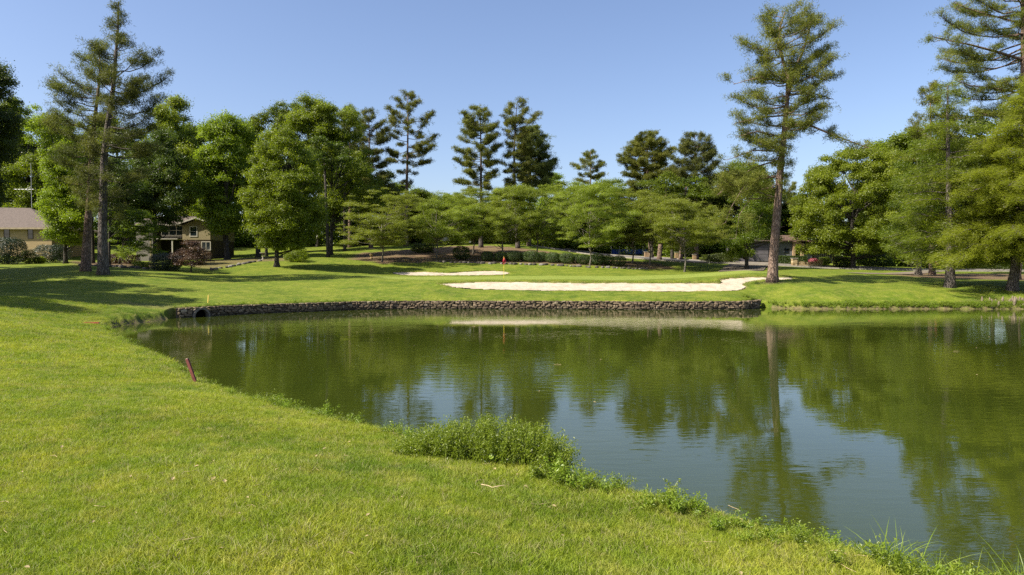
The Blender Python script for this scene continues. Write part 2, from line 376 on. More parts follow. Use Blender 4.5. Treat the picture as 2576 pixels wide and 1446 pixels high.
def grass_nodes(N, P):
    """shared colour of the turf by place: lusher and drier patches"""
    n1 = N.noise(0.55, 4, P, .62, .4); n2 = N.noise(1.9, 5, P, .7); n3 = N.noise(14.0, 3, P, .7)
    c = N.ramp(n1, [(0.34, (0.080, 0.122, 0.011)), (0.5, (0.128, 0.163, 0.017)), (0.66, (0.178, 0.196, 0.028))])
    d = N.ramp(n2, [(0.48, (0, 0, 0)), (0.68, (1, 1, 1))])
    c = N.mix(N.math('MULTIPLY', d, 0.45), c, (0.28, 0.245, 0.085))
    c = N.mix(0.45, c, N.ramp(n3, [(0.3, (0.25, 0.3, 0.2)), (0.7, (1.6, 1.5, 1.3))]), 'MULTIPLY')
    return c, n3
N = NT('turf'); P = N.pos(); c, n3 = grass_nodes(N, P)
z3 = N.n('SeparateColor'); N.l(N.attr('zone').outputs['Color'], z3.inputs[0])
sepp = N.n('SeparateXYZ'); N.l(P, sepp.inputs[0])
fine = N.noise(3.0, 5, P, .7, 0, (1, .45, 1)); fine2 = N.noise(22.0, 2, P, .7, 0, (1, .4, 1))
c = N.mix(0.5, c, N.ramp(fine, [(0.3, (0.62, 0.66, 0.6)), (0.7, (1.35, 1.28, 1.2))]), 'MULTIPLY')
c = N.mix(1.0, c, (.86, .93, .72), 'MULTIPLY')
c = N.mix(N.math('MULTIPLY', z3.outputs[0], .85), c, N.ramp(N.noise(1.5, 4, P), [(0.3, (0.165, 0.21, 0.035)), (0.7, (0.21, 0.245, 0.045))]))
mu = N.ramp(N.noise(9, 6, P, .75), [(0.3, (0.05, 0.03, 0.018)), (0.5, (0.13, 0.085, 0.05)), (0.7, (0.27, 0.19, 0.12))])
mf = N.math('MULTIPLY', z3.outputs[1], N.ramp(N.noise(1.2, 5, P), [(0.3, (.55, .55, .55)), (.5, (1, 1, 1))]), True)
c = N.mix(mf, c, mu)
so_ = N.ramp(N.noise(7, 6, P, .75), [(0.3, (0.06, 0.042, 0.02)), (0.7, (0.20, 0.155, 0.085))])
c = N.mix(N.math('MULTIPLY', z3.outputs[2], N.ramp(N.noise(5, 5, P), [(0.35, (.35, .35, .35)), (.6, (1, 1, 1))]), True), c, so_)
N.col(c); N.rough(0.85, 0.15)
hb = N.math('ADD', N.math('MULTIPLY', fine2, .5), N.math('ADD', n3, fine))
N.bump(hb, 0.8, 0.06)
TURF = N.m
go = g.build('ground', TURF, smooth=True)
ca = go.data.color_attributes.new('zone', 'FLOAT_COLOR', 'POINT'); ca.data.foreach_set('color', zone.astype(np.float32).ravel())
tag(go, kind='structure')

# sand bunkers
N = NT('bunker_sand'); P = N.pos()
N.col(N.ramp(N.noise(1.4, 6, P, .6), [(0.3, (0.31, 0.255, 0.185)), (0.5, (0.40, 0.335, 0.25)), (0.7, (0.455, 0.39, 0.30))])); N.rough(.95, .1)
N.bump(N.math('ADD', N.noise(5, 4, P, .6, 0, (1, .4, 1)), N.math('MULTIPLY', N.noise(1.3, 3, P), 2.5)), .6, 0.06); SAND = N.m
for B, raw in ((B1S, b1w), (B2S, b2w)):
    f = tps_fit(raw, 1e-5)
    xs = np.arange(B[:, 0].min() - .4, B[:, 0].max() + .4, .2); ys = np.arange(B[:, 1].min() - .4, B[:, 1].max() + .4, .2)
    X, Y = np.meshgrid(xs, ys); d = sdist(B, X, Y).reshape(X.shape)
    Z = tps_eval(f, X, Y).reshape(X.shape) - 0.02 - 0.07 * smooth(0, -1.4, d) + 0.02 * lumps(X, Y, .6) + .02 * lumps(X, Y, .25)
    ok = d < 0.12; ii = -np.ones(X.shape, int); ii[ok] = np.arange(ok.sum())
    qd = np.stack([ii[:-1, :-1], ii[:-1, 1:], ii[1:, 1:], ii[1:, :-1]], -1).reshape(-1, 4); qd = qd[(qd >= 0).all(1)]
    mb = MB(); mb.add(np.stack([X[ok], Y[ok], Z[ok]], -1), qd); tag(mb.build('sand_bunker', SAND, smooth=True), kind='structure')

# ------------------------------------------------------------------ pond water
N = NT('pond_water'); P = N.pos()
N.col(N.ramp(N.noise(.12, 3, P), [(0.3, (0.025, 0.036, 0.0045)), (0.7, (0.036, 0.046, 0.006))]))
N.b.inputs['Roughness'].default_value = 0.02; N.b.inputs['IOR'].default_value = 1.40; N.b.inputs['Specular IOR Level'].default_value = 0.8
w1 = N.noise(1.0, 2, P, .5, .3, (1.2, 4.0, 1)); w2 = N.noise(1.0, 2, P, .5, .2, (5, 13, 1)); pat = N.ramp(N.noise(.10, 3, P, .5, .5, (1, 1.6, 1)), [(0.38, (.12, .12, .12)), (.62, (1, 1, 1))])
hh = N.math('MULTIPLY', N.math('ADD', N.math('MULTIPLY', w1, 1.0), N.math('MULTIPLY', w2, .28)), pat)
N.bump(hh, 1.0, 0.0055); WATER = N.m
mb = MB()
mb.add([(-40, -12, 0), (90, -12, 0), (90, 60, 0), (-40, 60, 0)], [[0, 1, 2, 3]])
tag(mb.build('pond_water', WATER), kind='structure')

# ------------------------------------------------------------------ stone retaining wall with its culvert
rng = np.random.default_rng(5)
N = NT('wall_stone'); v = N.attr('v').outputs['Fac']; P = N.pos()
c = N.ramp(v, [(0, (0.075, 0.055, 0.036)), (0.35, (0.15, 0.11, 0.070)), (0.7, (0.23, 0.17, 0.108)), (1, (0.36, 0.29, 0.20))])
c = N.mix(0.7, c, N.ramp(N.noise(8, 5, P, .7), [(0.3, (.45, .45, .45)), (.7, (1.3, 1.3, 1.3))]), 'MULTIPLY')
c = N.mix(N.ramp(N.noise(1.8, 4, P), [(.5, (0, 0, 0)), (.75, (.4, .4, .4))]), c, (0.06, 0.075, 0.02))
zz1 = N.n('SeparateXYZ'); N.l(P, zz1.inputs[0]); c = N.mix(N.ramp(N.math('ADD', zz1.outputs[2], N.math('MULTIPLY', N.noise(2.5, 3, P), .2)), [(.14, (.8, .8, .8)), (.26, (0, 0, 0))]), c, (0.03, 0.028, 0.016))
N.col(c); N.rough(.9, .25); N.bump(N.noise(18, 4, P, .7), .7, .03); STONE = N.m
MORTAR = simple('mortar', (0.09, 0.072, 0.052), .95, .1)
LENS = np.linalg.norm(np.diff(WALLXY, axis=0), axis=1); CUM = np.concatenate([[0], np.cumsum(LENS)])
def wall_at(s_):
    s_ = np.clip(s_, 0, CUM[-1]); return np.stack([np.interp(s_, CUM, WALLXY[:, 0]), np.interp(s_, CUM, WALLXY[:, 1])], -1)
def wall_n(s_):
    t = unit(wall_at(s_ + .3) - wall_at(s_ - .3)); return np.stack([t[..., 1], -t[..., 0]], -1)      # towards the water
s_cul = float(np.interp(wall_at(np.linspace(0, 3, 400))[:, 0].searchsorted(onz(507, 797, 0)[0]), [0, 399], [0, 3]))
ico = None
def icosphere():
    t = (1 + 5 ** .5) / 2
    V = unit(np.array([[-1, t, 0], [1, t, 0], [-1, -t, 0], [1, -t, 0], [0, -1, t], [0, 1, t], [0, -1, -t], [0, 1, -t], [t, 0, -1], [t, 0, 1], [-t, 0, -1], [-t, 0, 1]], float))
    Fc = [[0,11,5],[0,5,1],[0,1,7],[0,7,10],[0,10,11],[1,5,9],[5,11,4],[11,10,2],[10,7,6],[7,1,8],[3,9,4],[3,4,2],[3,2,6],[3,6,8],[3,8,9],[4,9,5],[2,4,11],[6,2,10],[8,6,7],[9,8,1]]
    V = list(V); F2 = []; mid = {}
    def m(a, b):
        k = (min(a, b), max(a, b))
        if k not in mid: mid[k] = len(V); V.append(unit(V[a] + V[b]))
        return mid[k]
    for a, b, c_ in Fc:
        ab, bc, ca_ = m(a, b), m(b, c_), m(c_, a); F2 += [[a, ab, ca_], [b, bc, ab], [c_, ca_, bc], [ab, bc, ca_]]
    return np.array(V), np.array(F2)
ICV, ICF = icosphere()
def rock_verts(sx, sy, sz, p=0.55):
    v = np.sign(ICV) * np.abs(ICV) ** p * 0.92
    v = v + rng.normal(0, .05, v.shape); return v * np.array([sx, sy, sz])
wt = thing('retaining_wall', 'low curved dry stone wall holding the grass bank at the far edge of the pond', 'wall', (*WALLXY[8], 0))
org = np.array([*WALLXY[8], 0])
mb = MB(); TOPZ = 0.60
ss = np.arange(0, CUM[-1], .4)
for a, b in zip(ss[:-1], ss[1:]):
    if abs((a + b) / 2 - s_cul) < .5: continue
    p0, p1 = wall_at(a), wall_at(b); n0, n1 = wall_n(np.array(a)), wall_n(np.array(b))
    q0, q1 = p0 - n0 * .38, p1 - n1 * .38; e0, e1 = p0 - n0 * .06, p1 - n1 * .06
    pts = [[*e0, -.6], [*e1, -.6], [*q1, -.6], [*q0, -.6], [*e0, TOPZ - .03], [*e1, TOPZ - .03], [*q1, TOPZ - .03], [*q0, TOPZ - .03]]
    mb.add(pts, [[0, 1, 5, 4], [3, 7, 6, 2], [4, 5, 6, 7]], a=.2, mi=1)
z = -.12; row = 0
while z < TOPZ - .05:
    hgt = rng.uniform(.10, .19); hgt = min(hgt, TOPZ + .02 - z); s_ = rng.uniform(0, .2)
    if z + hgt > TOPZ - .09: hgt = TOPZ + .02 - z
    while s_ < CUM[-1]:
        L = rng.uniform(.12, .52); zc = z + hgt / 2 + rng.normal(0, .025)
        if math.hypot(s_ + L / 2 - s_cul, zc) > .60:
            c2 = wall_at(s_ + L / 2); n2 = wall_n(np.array(s_ + L / 2)); t2 = np.array([-n2[1], n2[0]])
            v = rock_verts(L / 2 * rng.uniform(.9, 1.15), .14, hgt / 2 * rng.uniform(.85, 1.45)); ang = rng.normal(0, .25)
            vx, vz = v[:, 0] * math.cos(ang) - v[:, 2] * math.sin(ang), v[:, 0] * math.sin(ang) + v[:, 2] * math.cos(ang)
            off = -.06 + rng.uniform(-.035, .04)
            pos = np.stack([c2[0] + vx * t2[0] + (v[:, 1] + off) * n2[0], c2[1] + vx * t2[1] + (v[:, 1] + off) * n2[1], np.minimum(zc + vz, TOPZ + rng.uniform(-.012, .02))], -1)
            mb.add(pos, None, ICF, a=np.clip(rng.normal(.42, .22), 0, 1))
        s_ += L * .98
    z += hgt; row += 1
mb.build('stone_face', [STONE, MORTAR], wt, origin=org)
pc = wall_at(s_cul); pn = wall_n(np.array(s_cul)); pt = np.array([-pn[1], pn[0]])
def ringpts(r, off): 
    th = np.linspace(0, 2 * math.pi, 28, endpoint=False)
    return np.stack([pc[0] + np.cos(th) * r * pt[0] + off * pn[0], pc[1] + np.cos(th) * r * pt[1] + off * pn[1], .03 + np.sin(th) * r], -1)
mb = MB(); rs = [ringpts(.43, -.30), ringpts(.43, .08), ringpts(.53, .08), ringpts(.53, -.30)]
k = 28; i = np.arange(k); j = (i + 1) % k
mb.add(np.vstack(rs), np.vstack([np.stack([a * k + i, a * k + j, (a + 1) * k + j, (a + 1) * k + i], -1) for a in range(3)]))
pipe = mb.build('culvert_pipe', simple('old_concrete', (0.16, 0.14, 0.11), .9, .2), wt, smooth=False, origin=org)
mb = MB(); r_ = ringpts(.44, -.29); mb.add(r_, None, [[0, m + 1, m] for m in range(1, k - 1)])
mb.build('pipe_shade_disc', simple('pipe_gloom', (0.006, 0.006, 0.005), .95, 0), wt, origin=org)  # near-black disc closes the pipe, its inner shade put into the colour

# ------------------------------------------------------------------ foliage generators
def leaf_quads(mb, P, Nn, size, asp, rs, v, droop=0.0):
    """diamond leaves at P with normals Nn"""
    n = len(P); rv = unit(rs.normal(size=(n, 3))); U = unit(np.cross(Nn, rv)); V = np.cross(Nn, U)
    s = size * rs.uniform(.65, 1.35, (n, 1)); a, b = U * s * .5, V * s * .5 * asp
    fold = Nn * s * .12
    vt = np.stack([P - a, P - b + fold, P + a, P + b + fold], 1).reshape(-1, 3)
    q = np.arange(n * 4).reshape(-1, 4)
    mb.add(vt, q, a=np.repeat(v, 4))
def clumps(mb, C, Rr, nper, size, asp, rs, flat=1.0, up=.5, vmean=None, spread=.16, fill=.5):
    """leaves gathered in clumps: C centres, Rr radii"""
    for c_, r, k_ in zip(C, Rr, range(len(C))):
        n = max(8, int(nper * (r ** 2) * rs.uniform(.75, 1.25)))
        d = unit(rs.normal(size=(n, 3))); d[:, 2] = np.where(d[:, 2] < -.25, -d[:, 2] * .6, d[:, 2]); rad = r * (fill + (1 - fill) * rs.random((n, 1)) ** .6) * (1 + .14 * rs.normal(size=(n, 1))) * (1 + .22 * np.sin(d[:, :1] * 5 + k_) * np.cos(d[:, 1:2] * 4 + 2 * k_))
        P = c_ + d * rad * np.array([1, 1, flat])
        Nn = unit(d * (1 - up) * np.array([1, 1, 1 / max(flat, .5)]) + np.array([0, 0, up]) + rs.normal(0, .55, (n, 3)))
        vm = .5 if vmean is None else vmean[k_]
        leaf_quads(mb, P, Nn, size, asp, rs, np.clip(rs.normal(vm, spread, n), 0, 1))
def needle_poms(mb, C, k_, L, wd, rs, v, up=.35, spreadc=.14):
    n = len(C); Cn = np.repeat(C, k_, 0) + rs.normal(0, spreadc, (n * k_, 3)); m = len(Cn)
    d = unit(rs.normal(size=(m, 3)) + np.array([0, 0, up])); side = unit(np.cross(d, rs.normal(size=(m, 3))))
    l = L * rs.uniform(.7, 1.3, (m, 1)); a = side * wd
    vt = np.stack([Cn - a, Cn + a, Cn + d * l], 1).reshape(-1, 3)
    vv = np.repeat(np.clip(np.repeat(v, k_) + rs.normal(0, .12, m), 0, 1), 3)
    mb.add(vt, None, np.arange(m * 3).reshape(-1, 3), a=vv)
def sprays(mb, C, D_, k_, L, wd, rs, v):
    """feathery flat sprays: leaflets along D_"""
    n = len(C); Cn = np.repeat(C, k_, 0) + rs.normal(0, .17, (n * k_, 3)) * np.array([1, 1, .9]); m = len(Cn)
    d = unit(np.repeat(D_, k_, 0) * 1.1 + rs.normal(0, .5, (m, 3)) * np.array([1, 1, .5])); 
    nn = unit(np.array([0, -.25, .7]) + rs.normal(0, .7, (m, 3))); side = unit(np.cross(d, nn))
    l = L * rs.uniform(.6, 1.4, (m, 1)); a = side * wd
    vt = np.stack([Cn, Cn + d * l * .45 - a, Cn + d * l, Cn + d * l * .45 + a], 1).reshape(-1, 3)
    mb.add(vt, np.arange(m * 4).reshape(-1, 4), a=np.repeat(np.clip(np.repeat(v, k_) + rs.normal(0, .12, m), 0, 1), 4))
def flare(r0, r1, n, fl=1.5):
    t = np.linspace(0, 1, n); r = r0 * (1 - t) + r1 * t; r[0] *= fl
    return r
def trunkpath(px, D, z0sink=.25, extra=None):
    """[(px,py)...] base first, at depth D; the base is planted on the ground"""
    P = [at(x, y, D) for x, y in px]
    b = P[0].copy(); b[2] = Hz(b[0], b[1]); P[0] = b
    P = np.array([b - [0, 0, z0sink], b + (P[1] - b) * min(.5, .5 / (np.linalg.norm(P[1] - b) + 1e-6))] + P[1:])
    return b, P
def profile(prof, D):
    pr = sorted(prof); y = np.array([p[0] for p in pr], float)
    z = np.array([at(CX, p[0], D)[2] for p in pr]); L = np.array([at(p[1], p[0], D)[0] for p in pr]); Rr = np.array([at(p[2], p[0], D)[0] for p in pr])
    o = np.argsort(z); return z[o], L[o], Rr[o]

def broadleaf(label, px, D, prof, mat, seed, group=None, name='broadleaf_tree', r0=.3, nc=90, cr=.95, leaf=.2, nper=330, flat=1.05, up=.2, depth=.9, barkm=None, nlimb=26, asp=.62, low=None, lobes=True, cat='tree', fill=.25):
    rs = np.random.default_rng(seed); z, L, Rr = profile(prof, D); nc = int(nc * 1.35); cr *= .86
    base, path = trunkpath(px, D)
    zr = rs.uniform(z[0], z[-1], nc * 4); wl = np.interp(zr, z, L); wr = np.interp(zr, z, Rr); wdt = wr - wl
    keep = rs.random(len(zr)) < (wdt / wdt.max()) ** 1.15; zr, wl, wr = zr[keep][:nc], wl[keep][:nc], wr[keep][:nc]
    n = len(zr); th = rs.uniform(0, 2 * math.pi, n); q = rs.uniform(.15, 1, n) ** .55
    rad = cr * np.clip(rs.lognormal(-.05, .38, n), .45, 1.7)
    cx = (wl + wr) / 2; hw = np.maximum((wr - wl) / 2 - rad * .75, .1)
    C = np.stack([cx + np.cos(th) * q * hw, D + np.sin(th) * q * np.maximum(hw, .5) * depth, np.clip(zr, z[0] + rad * .5, z[-1] - rad * flat * .8)], -1)
    if lobes:                                   # gather the clumps into boughs with air between them
        nl_ = max(7, n // 8); ctr = C[:nl_]; own = rs.integers(0, nl_, n); dd = unit(rs.normal(size=(n, 3)) + [0, 0, .25])
        Rl = np.minimum(hw[:nl_], 3.2)[own] * rs.uniform(.34, .62, n); C2 = ctr[own] + dd * Rl[:, None] * [1, 1, 1.1 * max(flat, .4)]
        C = np.where((rs.random(n) < .82)[:, None], C2, C); C[:, 2] = np.clip(C[:, 2], z[0] + rad * .3, z[-1] + .2)
        lim = np.interp(C[:, 2], z, (Rr - L) / 2) * 1.03; mc = np.interp(C[:, 2], z, (L + Rr) / 2); o_ = C[:, 0] - mc; C[:, 0] = mc + np.clip(o_, -np.maximum(lim - rad * .4, .2), np.maximum(lim - rad * .4, .2))
    leaf *= .82; nper *= 1.5
    t = thing(name, label, cat, base, 0, group)
    tr = MB(); tr.tube(path, flare(r0, r0 * .35, len(path)), 9)
    top = path[-1]
    for i_ in rs.choice(n, min(n, nlimb), replace=False):
        zt = base[2] + (C[i_, 2] - base[2]) * rs.uniform(.42, .75); zt = min(zt, top[2])
        s0 = np.array([np.interp(zt, path[:, 2], path[:, k2]) for k2 in range(3)])
        m_ = (s0 + C[i_]) / 2 + np.array([0, 0, -.12 * abs(C[i_, 2] - zt)]) + rs.normal(0, .15, 3)
        tr.tube([s0, m_, C[i_]], [r0 * .32, r0 * .2, r0 * .06], 5, cap=False)
    tr.build('trunk', barkm or M_BARKD, t, smooth=True, origin=base)
    mb = MB(); clumps(mb, C, rad, nper, leaf, asp, rs, flat, up, np.clip(rs.normal(.5, .17, n), .1, .9), .17, fill)
    mb.build('crown', mat, t, origin=base)
    return t

def pine(label, px, D, prof, seed, group=None, name='pine_tree', r0=.35, nb=60, mat=None, barkm=None, dens=1.0, L=.21, wd=.019, rise=.22, tip=None, explicit=(), foliage='pom', depth=.85, fol0=.42, stubs=6, kp=17, bw=.30, gap=0.0, padr=.56, pd=1.15):
    rs = np.random.default_rng(seed); z, Lx, Rx = profile(prof, D); base, path = trunkpath(px, D)
    t = thing(name, label, 'tree', base, 0, group)
    tr = MB(); H_ = path[-1][2] - base[2]
    zz = path[:, 2]; rr = r0 * (1 - .86 * np.clip((zz - base[2]) / H_, 0, 1)); rr[0] = r0 * 1.5; rr[1] = r0 * 1.08
    tr.tube(path, rr, 10)
    fol = MB(); CC, DD, VV = [], [], []
    def branch(s0, e, rb, vm):
        ln = np.linalg.norm(e - s0); d = (e - s0) / ln
        side = unit(np.cross(d, [0, 0, 1.0])); bend = rs.normal(0, .09) * ln
        ts = np.linspace(0, 1, 7)[:, None]; sag = -.13 if foliage == 'pom' else .05
        p = s0 + (e - s0) * ts + side * bend * np.sin(ts * math.pi) + np.array([0, 0, 1.0]) * (sag * ln * np.sin(ts * math.pi)) + rs.normal(0, .03 * ln ** .5, (7, 3)) * (ts > 0) * (ts < 1)
        tr.tube(p, np.linspace(rb, rb * .22, 7), 5, cap=False)
        if foliage == 'pom':
            npad = max(2, int(ln * 1.7 * dens + .5))
            for k2 in range(npad):
                f = min(1.0, fol0 + .08 + (.95 - fol0) * (k2 + rs.random()) / npad); q = np.array([np.interp(f * 6, np.arange(7), p[:, a]) for a in range(3)])
                r_ = padr * rs.uniform(.45, 1.15) * min(1.0, .55 + ln * .12)
                c_ = q + side * rs.normal(0, .55) * r_ * 1.6 * (1.2 - f * .7) + np.array([0, 0, rs.uniform(.0, .35) * r_]) - d * r_ * .5 * (f > .8)
                tr.tube([np.array([np.interp(max(0, f - .15) * 6, np.arange(7), p[:, a]) for a in range(3)]), c_ - [0, 0, .1 * r_], c_ + [0, 0, .2 * r_]], [rb * .3, rb * .2, .012], 4, cap=False)
                m = int(46 * r_ ** 2 * pd) + 2; dd = unit(rs.normal(size=(m, 3))); rad = r_ * rs.random((m, 1)) ** .55 * (1 + .3 * rs.normal(size=(m, 1))); dd = unit(dd + d * rs.choice([-1, 1], (m, 1)) * .35); rad = rad * np.where(rs.random((m, 1)) < .33, 1.75, 1.0)
                CC.append(c_ + dd * rad * [1.2, 1.2, rs.uniform(.25, .5)] + [0, 0, .05]); DD.append(dd); VV.append(np.clip(rs.normal(vm + rs.normal(0, .1), .1, m), 0, 1))
            return
        nt_ = max(3, int(ln * 2.3 * dens))
        for k2 in range(nt_):
            f = fol0 + (1 - fol0) * (k2 + rs.random()) / nt_; q = np.array([np.interp(f * 6, np.arange(7), p[:, a]) for a in range(3)])
            tl = ln * bw * rs.uniform(.4, 1.0) * (1.1 - .65 * f) + .3
            ang = rs.choice([-1, 1]) * rs.uniform(.3, 1.0); dr = unit(d * math.cos(ang) + side * math.sin(ang) + np.array([0, 0, rs.normal(-.12, .18)]))
            e2 = q + dr * tl
            tr.tube([q, (q + e2) / 2 + [0, 0, .03], e2], [rb * .2, rb * .12, .01], 4, cap=False)
            m = max(3, int(tl * 6.5 * dens)); ff = rs.uniform(.1, 1.05, m)[:, None]
            CC.append(q + (e2 - q) * ff + rs.normal(0, .11, (m, 3)) * [1, 1, .6]); DD.append(np.repeat(dr[None], m, 0)); VV.append(np.clip(rs.normal(vm, .12, m), 0, 1))
    az0 = rs.uniform(0, 6.28)
    for i_ in range(nb):
        wq = max(8, nb // 5); fz = (i_ + rs.random()) / nb if foliage != 'pom' else (math.floor(i_ * wq / nb) + .5 + rs.normal(0, .20)) / wq; fz = float(np.clip(fz + .02 * rs.normal(), 0, 1)) ** .94; zt = z[0] + (z[-1] - z[0]) * fz
        az = az0 + i_ * 2.399 + rs.normal(0, .3); l_, r_ = np.interp(zt, z, Lx), np.interp(zt, z, Rx)
        if gap and rs.random() < gap: continue
        tx = np.interp(zt, path[:, 2], path[:, 0]); el, er = max(.3, tx - l_), max(.3, r_ - tx); c_, s_ = math.cos(az), math.sin(az)
        k_ = rs.uniform(.45, 1.08) ** .8; ex = (er if c_ > 0 else el) * k_; ed = (el + er) / 2 * depth * k_
        off = np.array([c_ * ex, s_ * ed, 0]); ln = np.linalg.norm(off)
        rz = ln * (rise * rs.uniform(-.5, 1.6) + .85 * max(0, fz - .25) ** 1.2) if foliage == 'pom' else rise * ln
        zs = min(zt - rz, path[-1][2] - .1); zs = max(zs, base[2] + 1)
        s0 = np.array([np.interp(zs, path[:, 2], path[:, a]) for a in range(3)]); e = np.array([tx, D, 0]) + off; e[2] = zt
        branch(s0, e, max(.025, min(r0 * .22, .02 + ln * .012)), np.clip(rs.normal(.5, .15 if foliage == 'pom' else .06), .15, .85))
    for pts, rb in explicit:
        W = [at(x, y, D + dd) for x, y, dd in pts]
        if len(W) == 2: branch(W[0], W[1], rb, .5)
        else:
            W = np.array(W); tr.tube(W, np.linspace(rb, rb * .25, len(W)), 6, cap=False)
            for a in range(1, len(W)):
                ln = np.linalg.norm(W[a] - W[a - 1])
                for _ in range(max(2, int(ln * 2.3))):
                    f = rs.random(); q = W[a - 1] + (W[a] - W[a - 1]) * f; dr = unit(rs.normal(size=3) * [1, 1, .4] + [0, 0, .25]); branch(q, q + dr * rs.uniform(.7, 1.5), rb * .3, rs.uniform(.35, .65))
    for _ in range(stubs):
        zt = base[2] + rs.uniform(.12, .45) * H_; s0 = np.array([np.interp(zt, path[:, 2], path[:, a]) for a in range(3)]); az = rs.uniform(0, 6.28); l_ = rs.uniform(.3, 1.1)
        tr.tube([s0, s0 + [math.cos(az) * l_, math.sin(az) * l_, .1]], [.04, .015], 4, cap=False)
    tr.build('trunk', barkm or M_BARKP, t, smooth=True, origin=base)
    C = np.vstack(CC); Dn = np.vstack(DD); v = np.concatenate(VV)
    if foliage == 'pom': needle_poms(fol, C, kp, L, wd, rs, v)
    else: sprays(fol, C, Dn, kp, L, wd, rs, v)
    fol.build('crown', mat or M_NEED, t, origin=base)
    return t

def shrub(label, px, D, w_, h_, mat, seed, name='round_shrub', group=None, leaf=.07, n=5200, cat='shrub', rough_=.06, stem=True, fl=1.0, base=None):
    rs = np.random.default_rng(seed); b = ground(px, D) if base is None else np.array(base)
    t = thing(name, label, cat, b, 0, group); d = unit(rs.normal(size=(n, 3))); p_ = .8
    lump = 1 + rough_ * np.sin(d[:, :1] * 6 + seed) * np.cos(d[:, 2:3] * 5 + seed * 2) + rough_ * .6 * np.sin(d[:, 1:2] * 11 + seed)
    rad = (.62 + .38 * rs.random((n, 1)) ** .45) * lump
    P = np.sign(d) * np.abs(d) ** p_ * rad * [w_ / 2, w_ / 2 * fl, h_ / 2] + [0, 0, h_ / 2 * .98]
    P[:, 2] = np.maximum(P[:, 2], .02)
    mb = MB(); leaf_quads(mb, P, unit(d + rs.normal(0, .5, (n, 3)) + [0, 0, .25]), leaf, .6, rs, np.clip(rs.normal(.5, .2, n), 0, 1))
    mb.build('foliage', mat, t)
    mb = MB()
    for k_ in range(5):
        a = rs.uniform(0, 6.28); mb.tube([[0, 0, -.1], [math.cos(a) * w_ * .12, math.sin(a) * w_ * .12, h_ * .35], [math.cos(a) * w_ * .3, math.sin(a) * w_ * .3, h_ * .75]], [.04, .03, .01], 5)
    mb.build('stem', M_BARKD, t); return t

# ------------------------------------------------------------------ the tall pines
pine('very tall orange barked pine with forked top standing at the bunker edge', [(1943,708),(1946,650),(1953,560),(1961,450),(1970,360),(1976,300),(1981,240),(1983,190),(1972,160),(1961,120),(1962,70),(1975,30)], 56,
     [(2,1930,2085),(20,1890,2102),(45,1868,2105),(80,1860,2085),(110,1880,2095),(135,1900,2120),(160,1890,2105),(195,1860,2095),(220,1835,2085),(250,1850,2060),(280,1848,2105),(305,1830,2090),(330,1830,2030),(360,1815,2010),(400,1808,1990),(440,1795,1978),(480,1800,1965)],
     11, r0=.42, nb=78, dens=1.05, rise=.16, stubs=5, bw=.34,
     explicit=[([(1981,245,0),(2000,170,.3),(2020,130,.5),(2035,80,.8),(2040,40,1)], .16), ([(1961,120,0),(1945,85,-.4),(1938,60,-.8)], .1),
               ([(1975,325,0),(2010,312,-.5),(2045,318,-1),(2085,335,-1.4),(2130,352,-1.8),(2185,372,-2.2)], .13),
               ([(1962,450,0),(1920,440,-.8),(1870,470,-1.6),(1840,520,-2.2),(1825,560,-2.6)], .05), ([(1960,500,0),(1900,480,-1),(1860,540,-2),(1850,600,-2.4)], .045),
               ([(1966,400,0),(1900,420,.8),(1850,450,1.2),(1805,490,1.5)], .08), ([(1968,345,0),(1905,330,-.6),(1850,345,-1)], .08), ([(1965,380,0),(1895,378,.5),(1830,402,1)], .08), ([(1974,290,0),(1905,296,-.4),(1845,312,-.8)], .08), ([(1978,240,0),(2040,233,-.5),(2098,250,-1)], .08), ([(1979,205,0),(1905,195,.5),(1845,212,1)], .08), ([(1981,200,0),(2040,185,.4),(2088,205,.6)], .07)])
pine('tall pine with pointed top, the one with a grey sunlit trunk on the shaded lawn', [(260,690),(258,600),(260,480),(262,400),(270,320),(285,220),(292,130),(297,60),(298,5)], 56,
     [(2,288,318),(25,275,322),(55,270,322),(85,265,325),(100,255,350),(120,240,415),(150,240,425),(180,225,445),(205,235,440),(240,240,415),(270,225,400),(310,220,395),(360,215,390),(420,200,370),(480,215,350),(540,225,335)],
     12, r0=.40, nb=86, mat=M_NEEDD, barkm=M_BARKPG, dens=1.1, rise=.14, bw=.34)
pine('tall brown trunked pine beside the pointed pine, its crown leaning to the open side', [(215,680),(219,600),(226,500),(230,400),(238,300),(246,240),(252,180),(250,125)], 58,
     [(98,185,265),(120,150,270),(150,140,275),(185,140,280),(215,118,270),(250,115,270),(290,112,262),(330,130,262),(370,110,262),(420,135,262),(470,150,262),(520,170,262)],
     13, r0=.36, nb=70, mat=M_NEEDD, barkm=M_BARKP, dens=1.05, rise=.14, bw=.34)
pine('slender pine with a rounded crown standing alone above the dogwoods', [(1022,645),(1022,560),(1023,470),(1025,400),(1026,330),(1026,235)], 112,
     [(226,1005,1050),(240,985,1065),(262,968,1080),(290,968,1095),(320,975,1102),(345,962,1100),(370,955,1112),(400,965,1105),(412,985,1060),(470,1010,1040)], 21, r0=.34, nb=52, dens=1.1, L=.27, wd=.03, padr=.54, rise=.2, bw=.4, gap=.12)
pine('tall pine on the mulched slope behind the flag, its crown touching its neighbour', [(1210,622),(1210,540),(1210,450),(1210,380),(1208,275)], 108,
     [(262,1180,1225),(275,1160,1245),(300,1148,1255),(340,1142,1262),(375,1135,1262),(400,1130,1258),(430,1135,1255),(460,1140,1262),(475,1150,1240)], 22, r0=.34, nb=72, dens=1.15, L=.27, wd=.03, padr=.54, rise=.18, bw=.4, gap=.05, barkm=M_BARKPG)
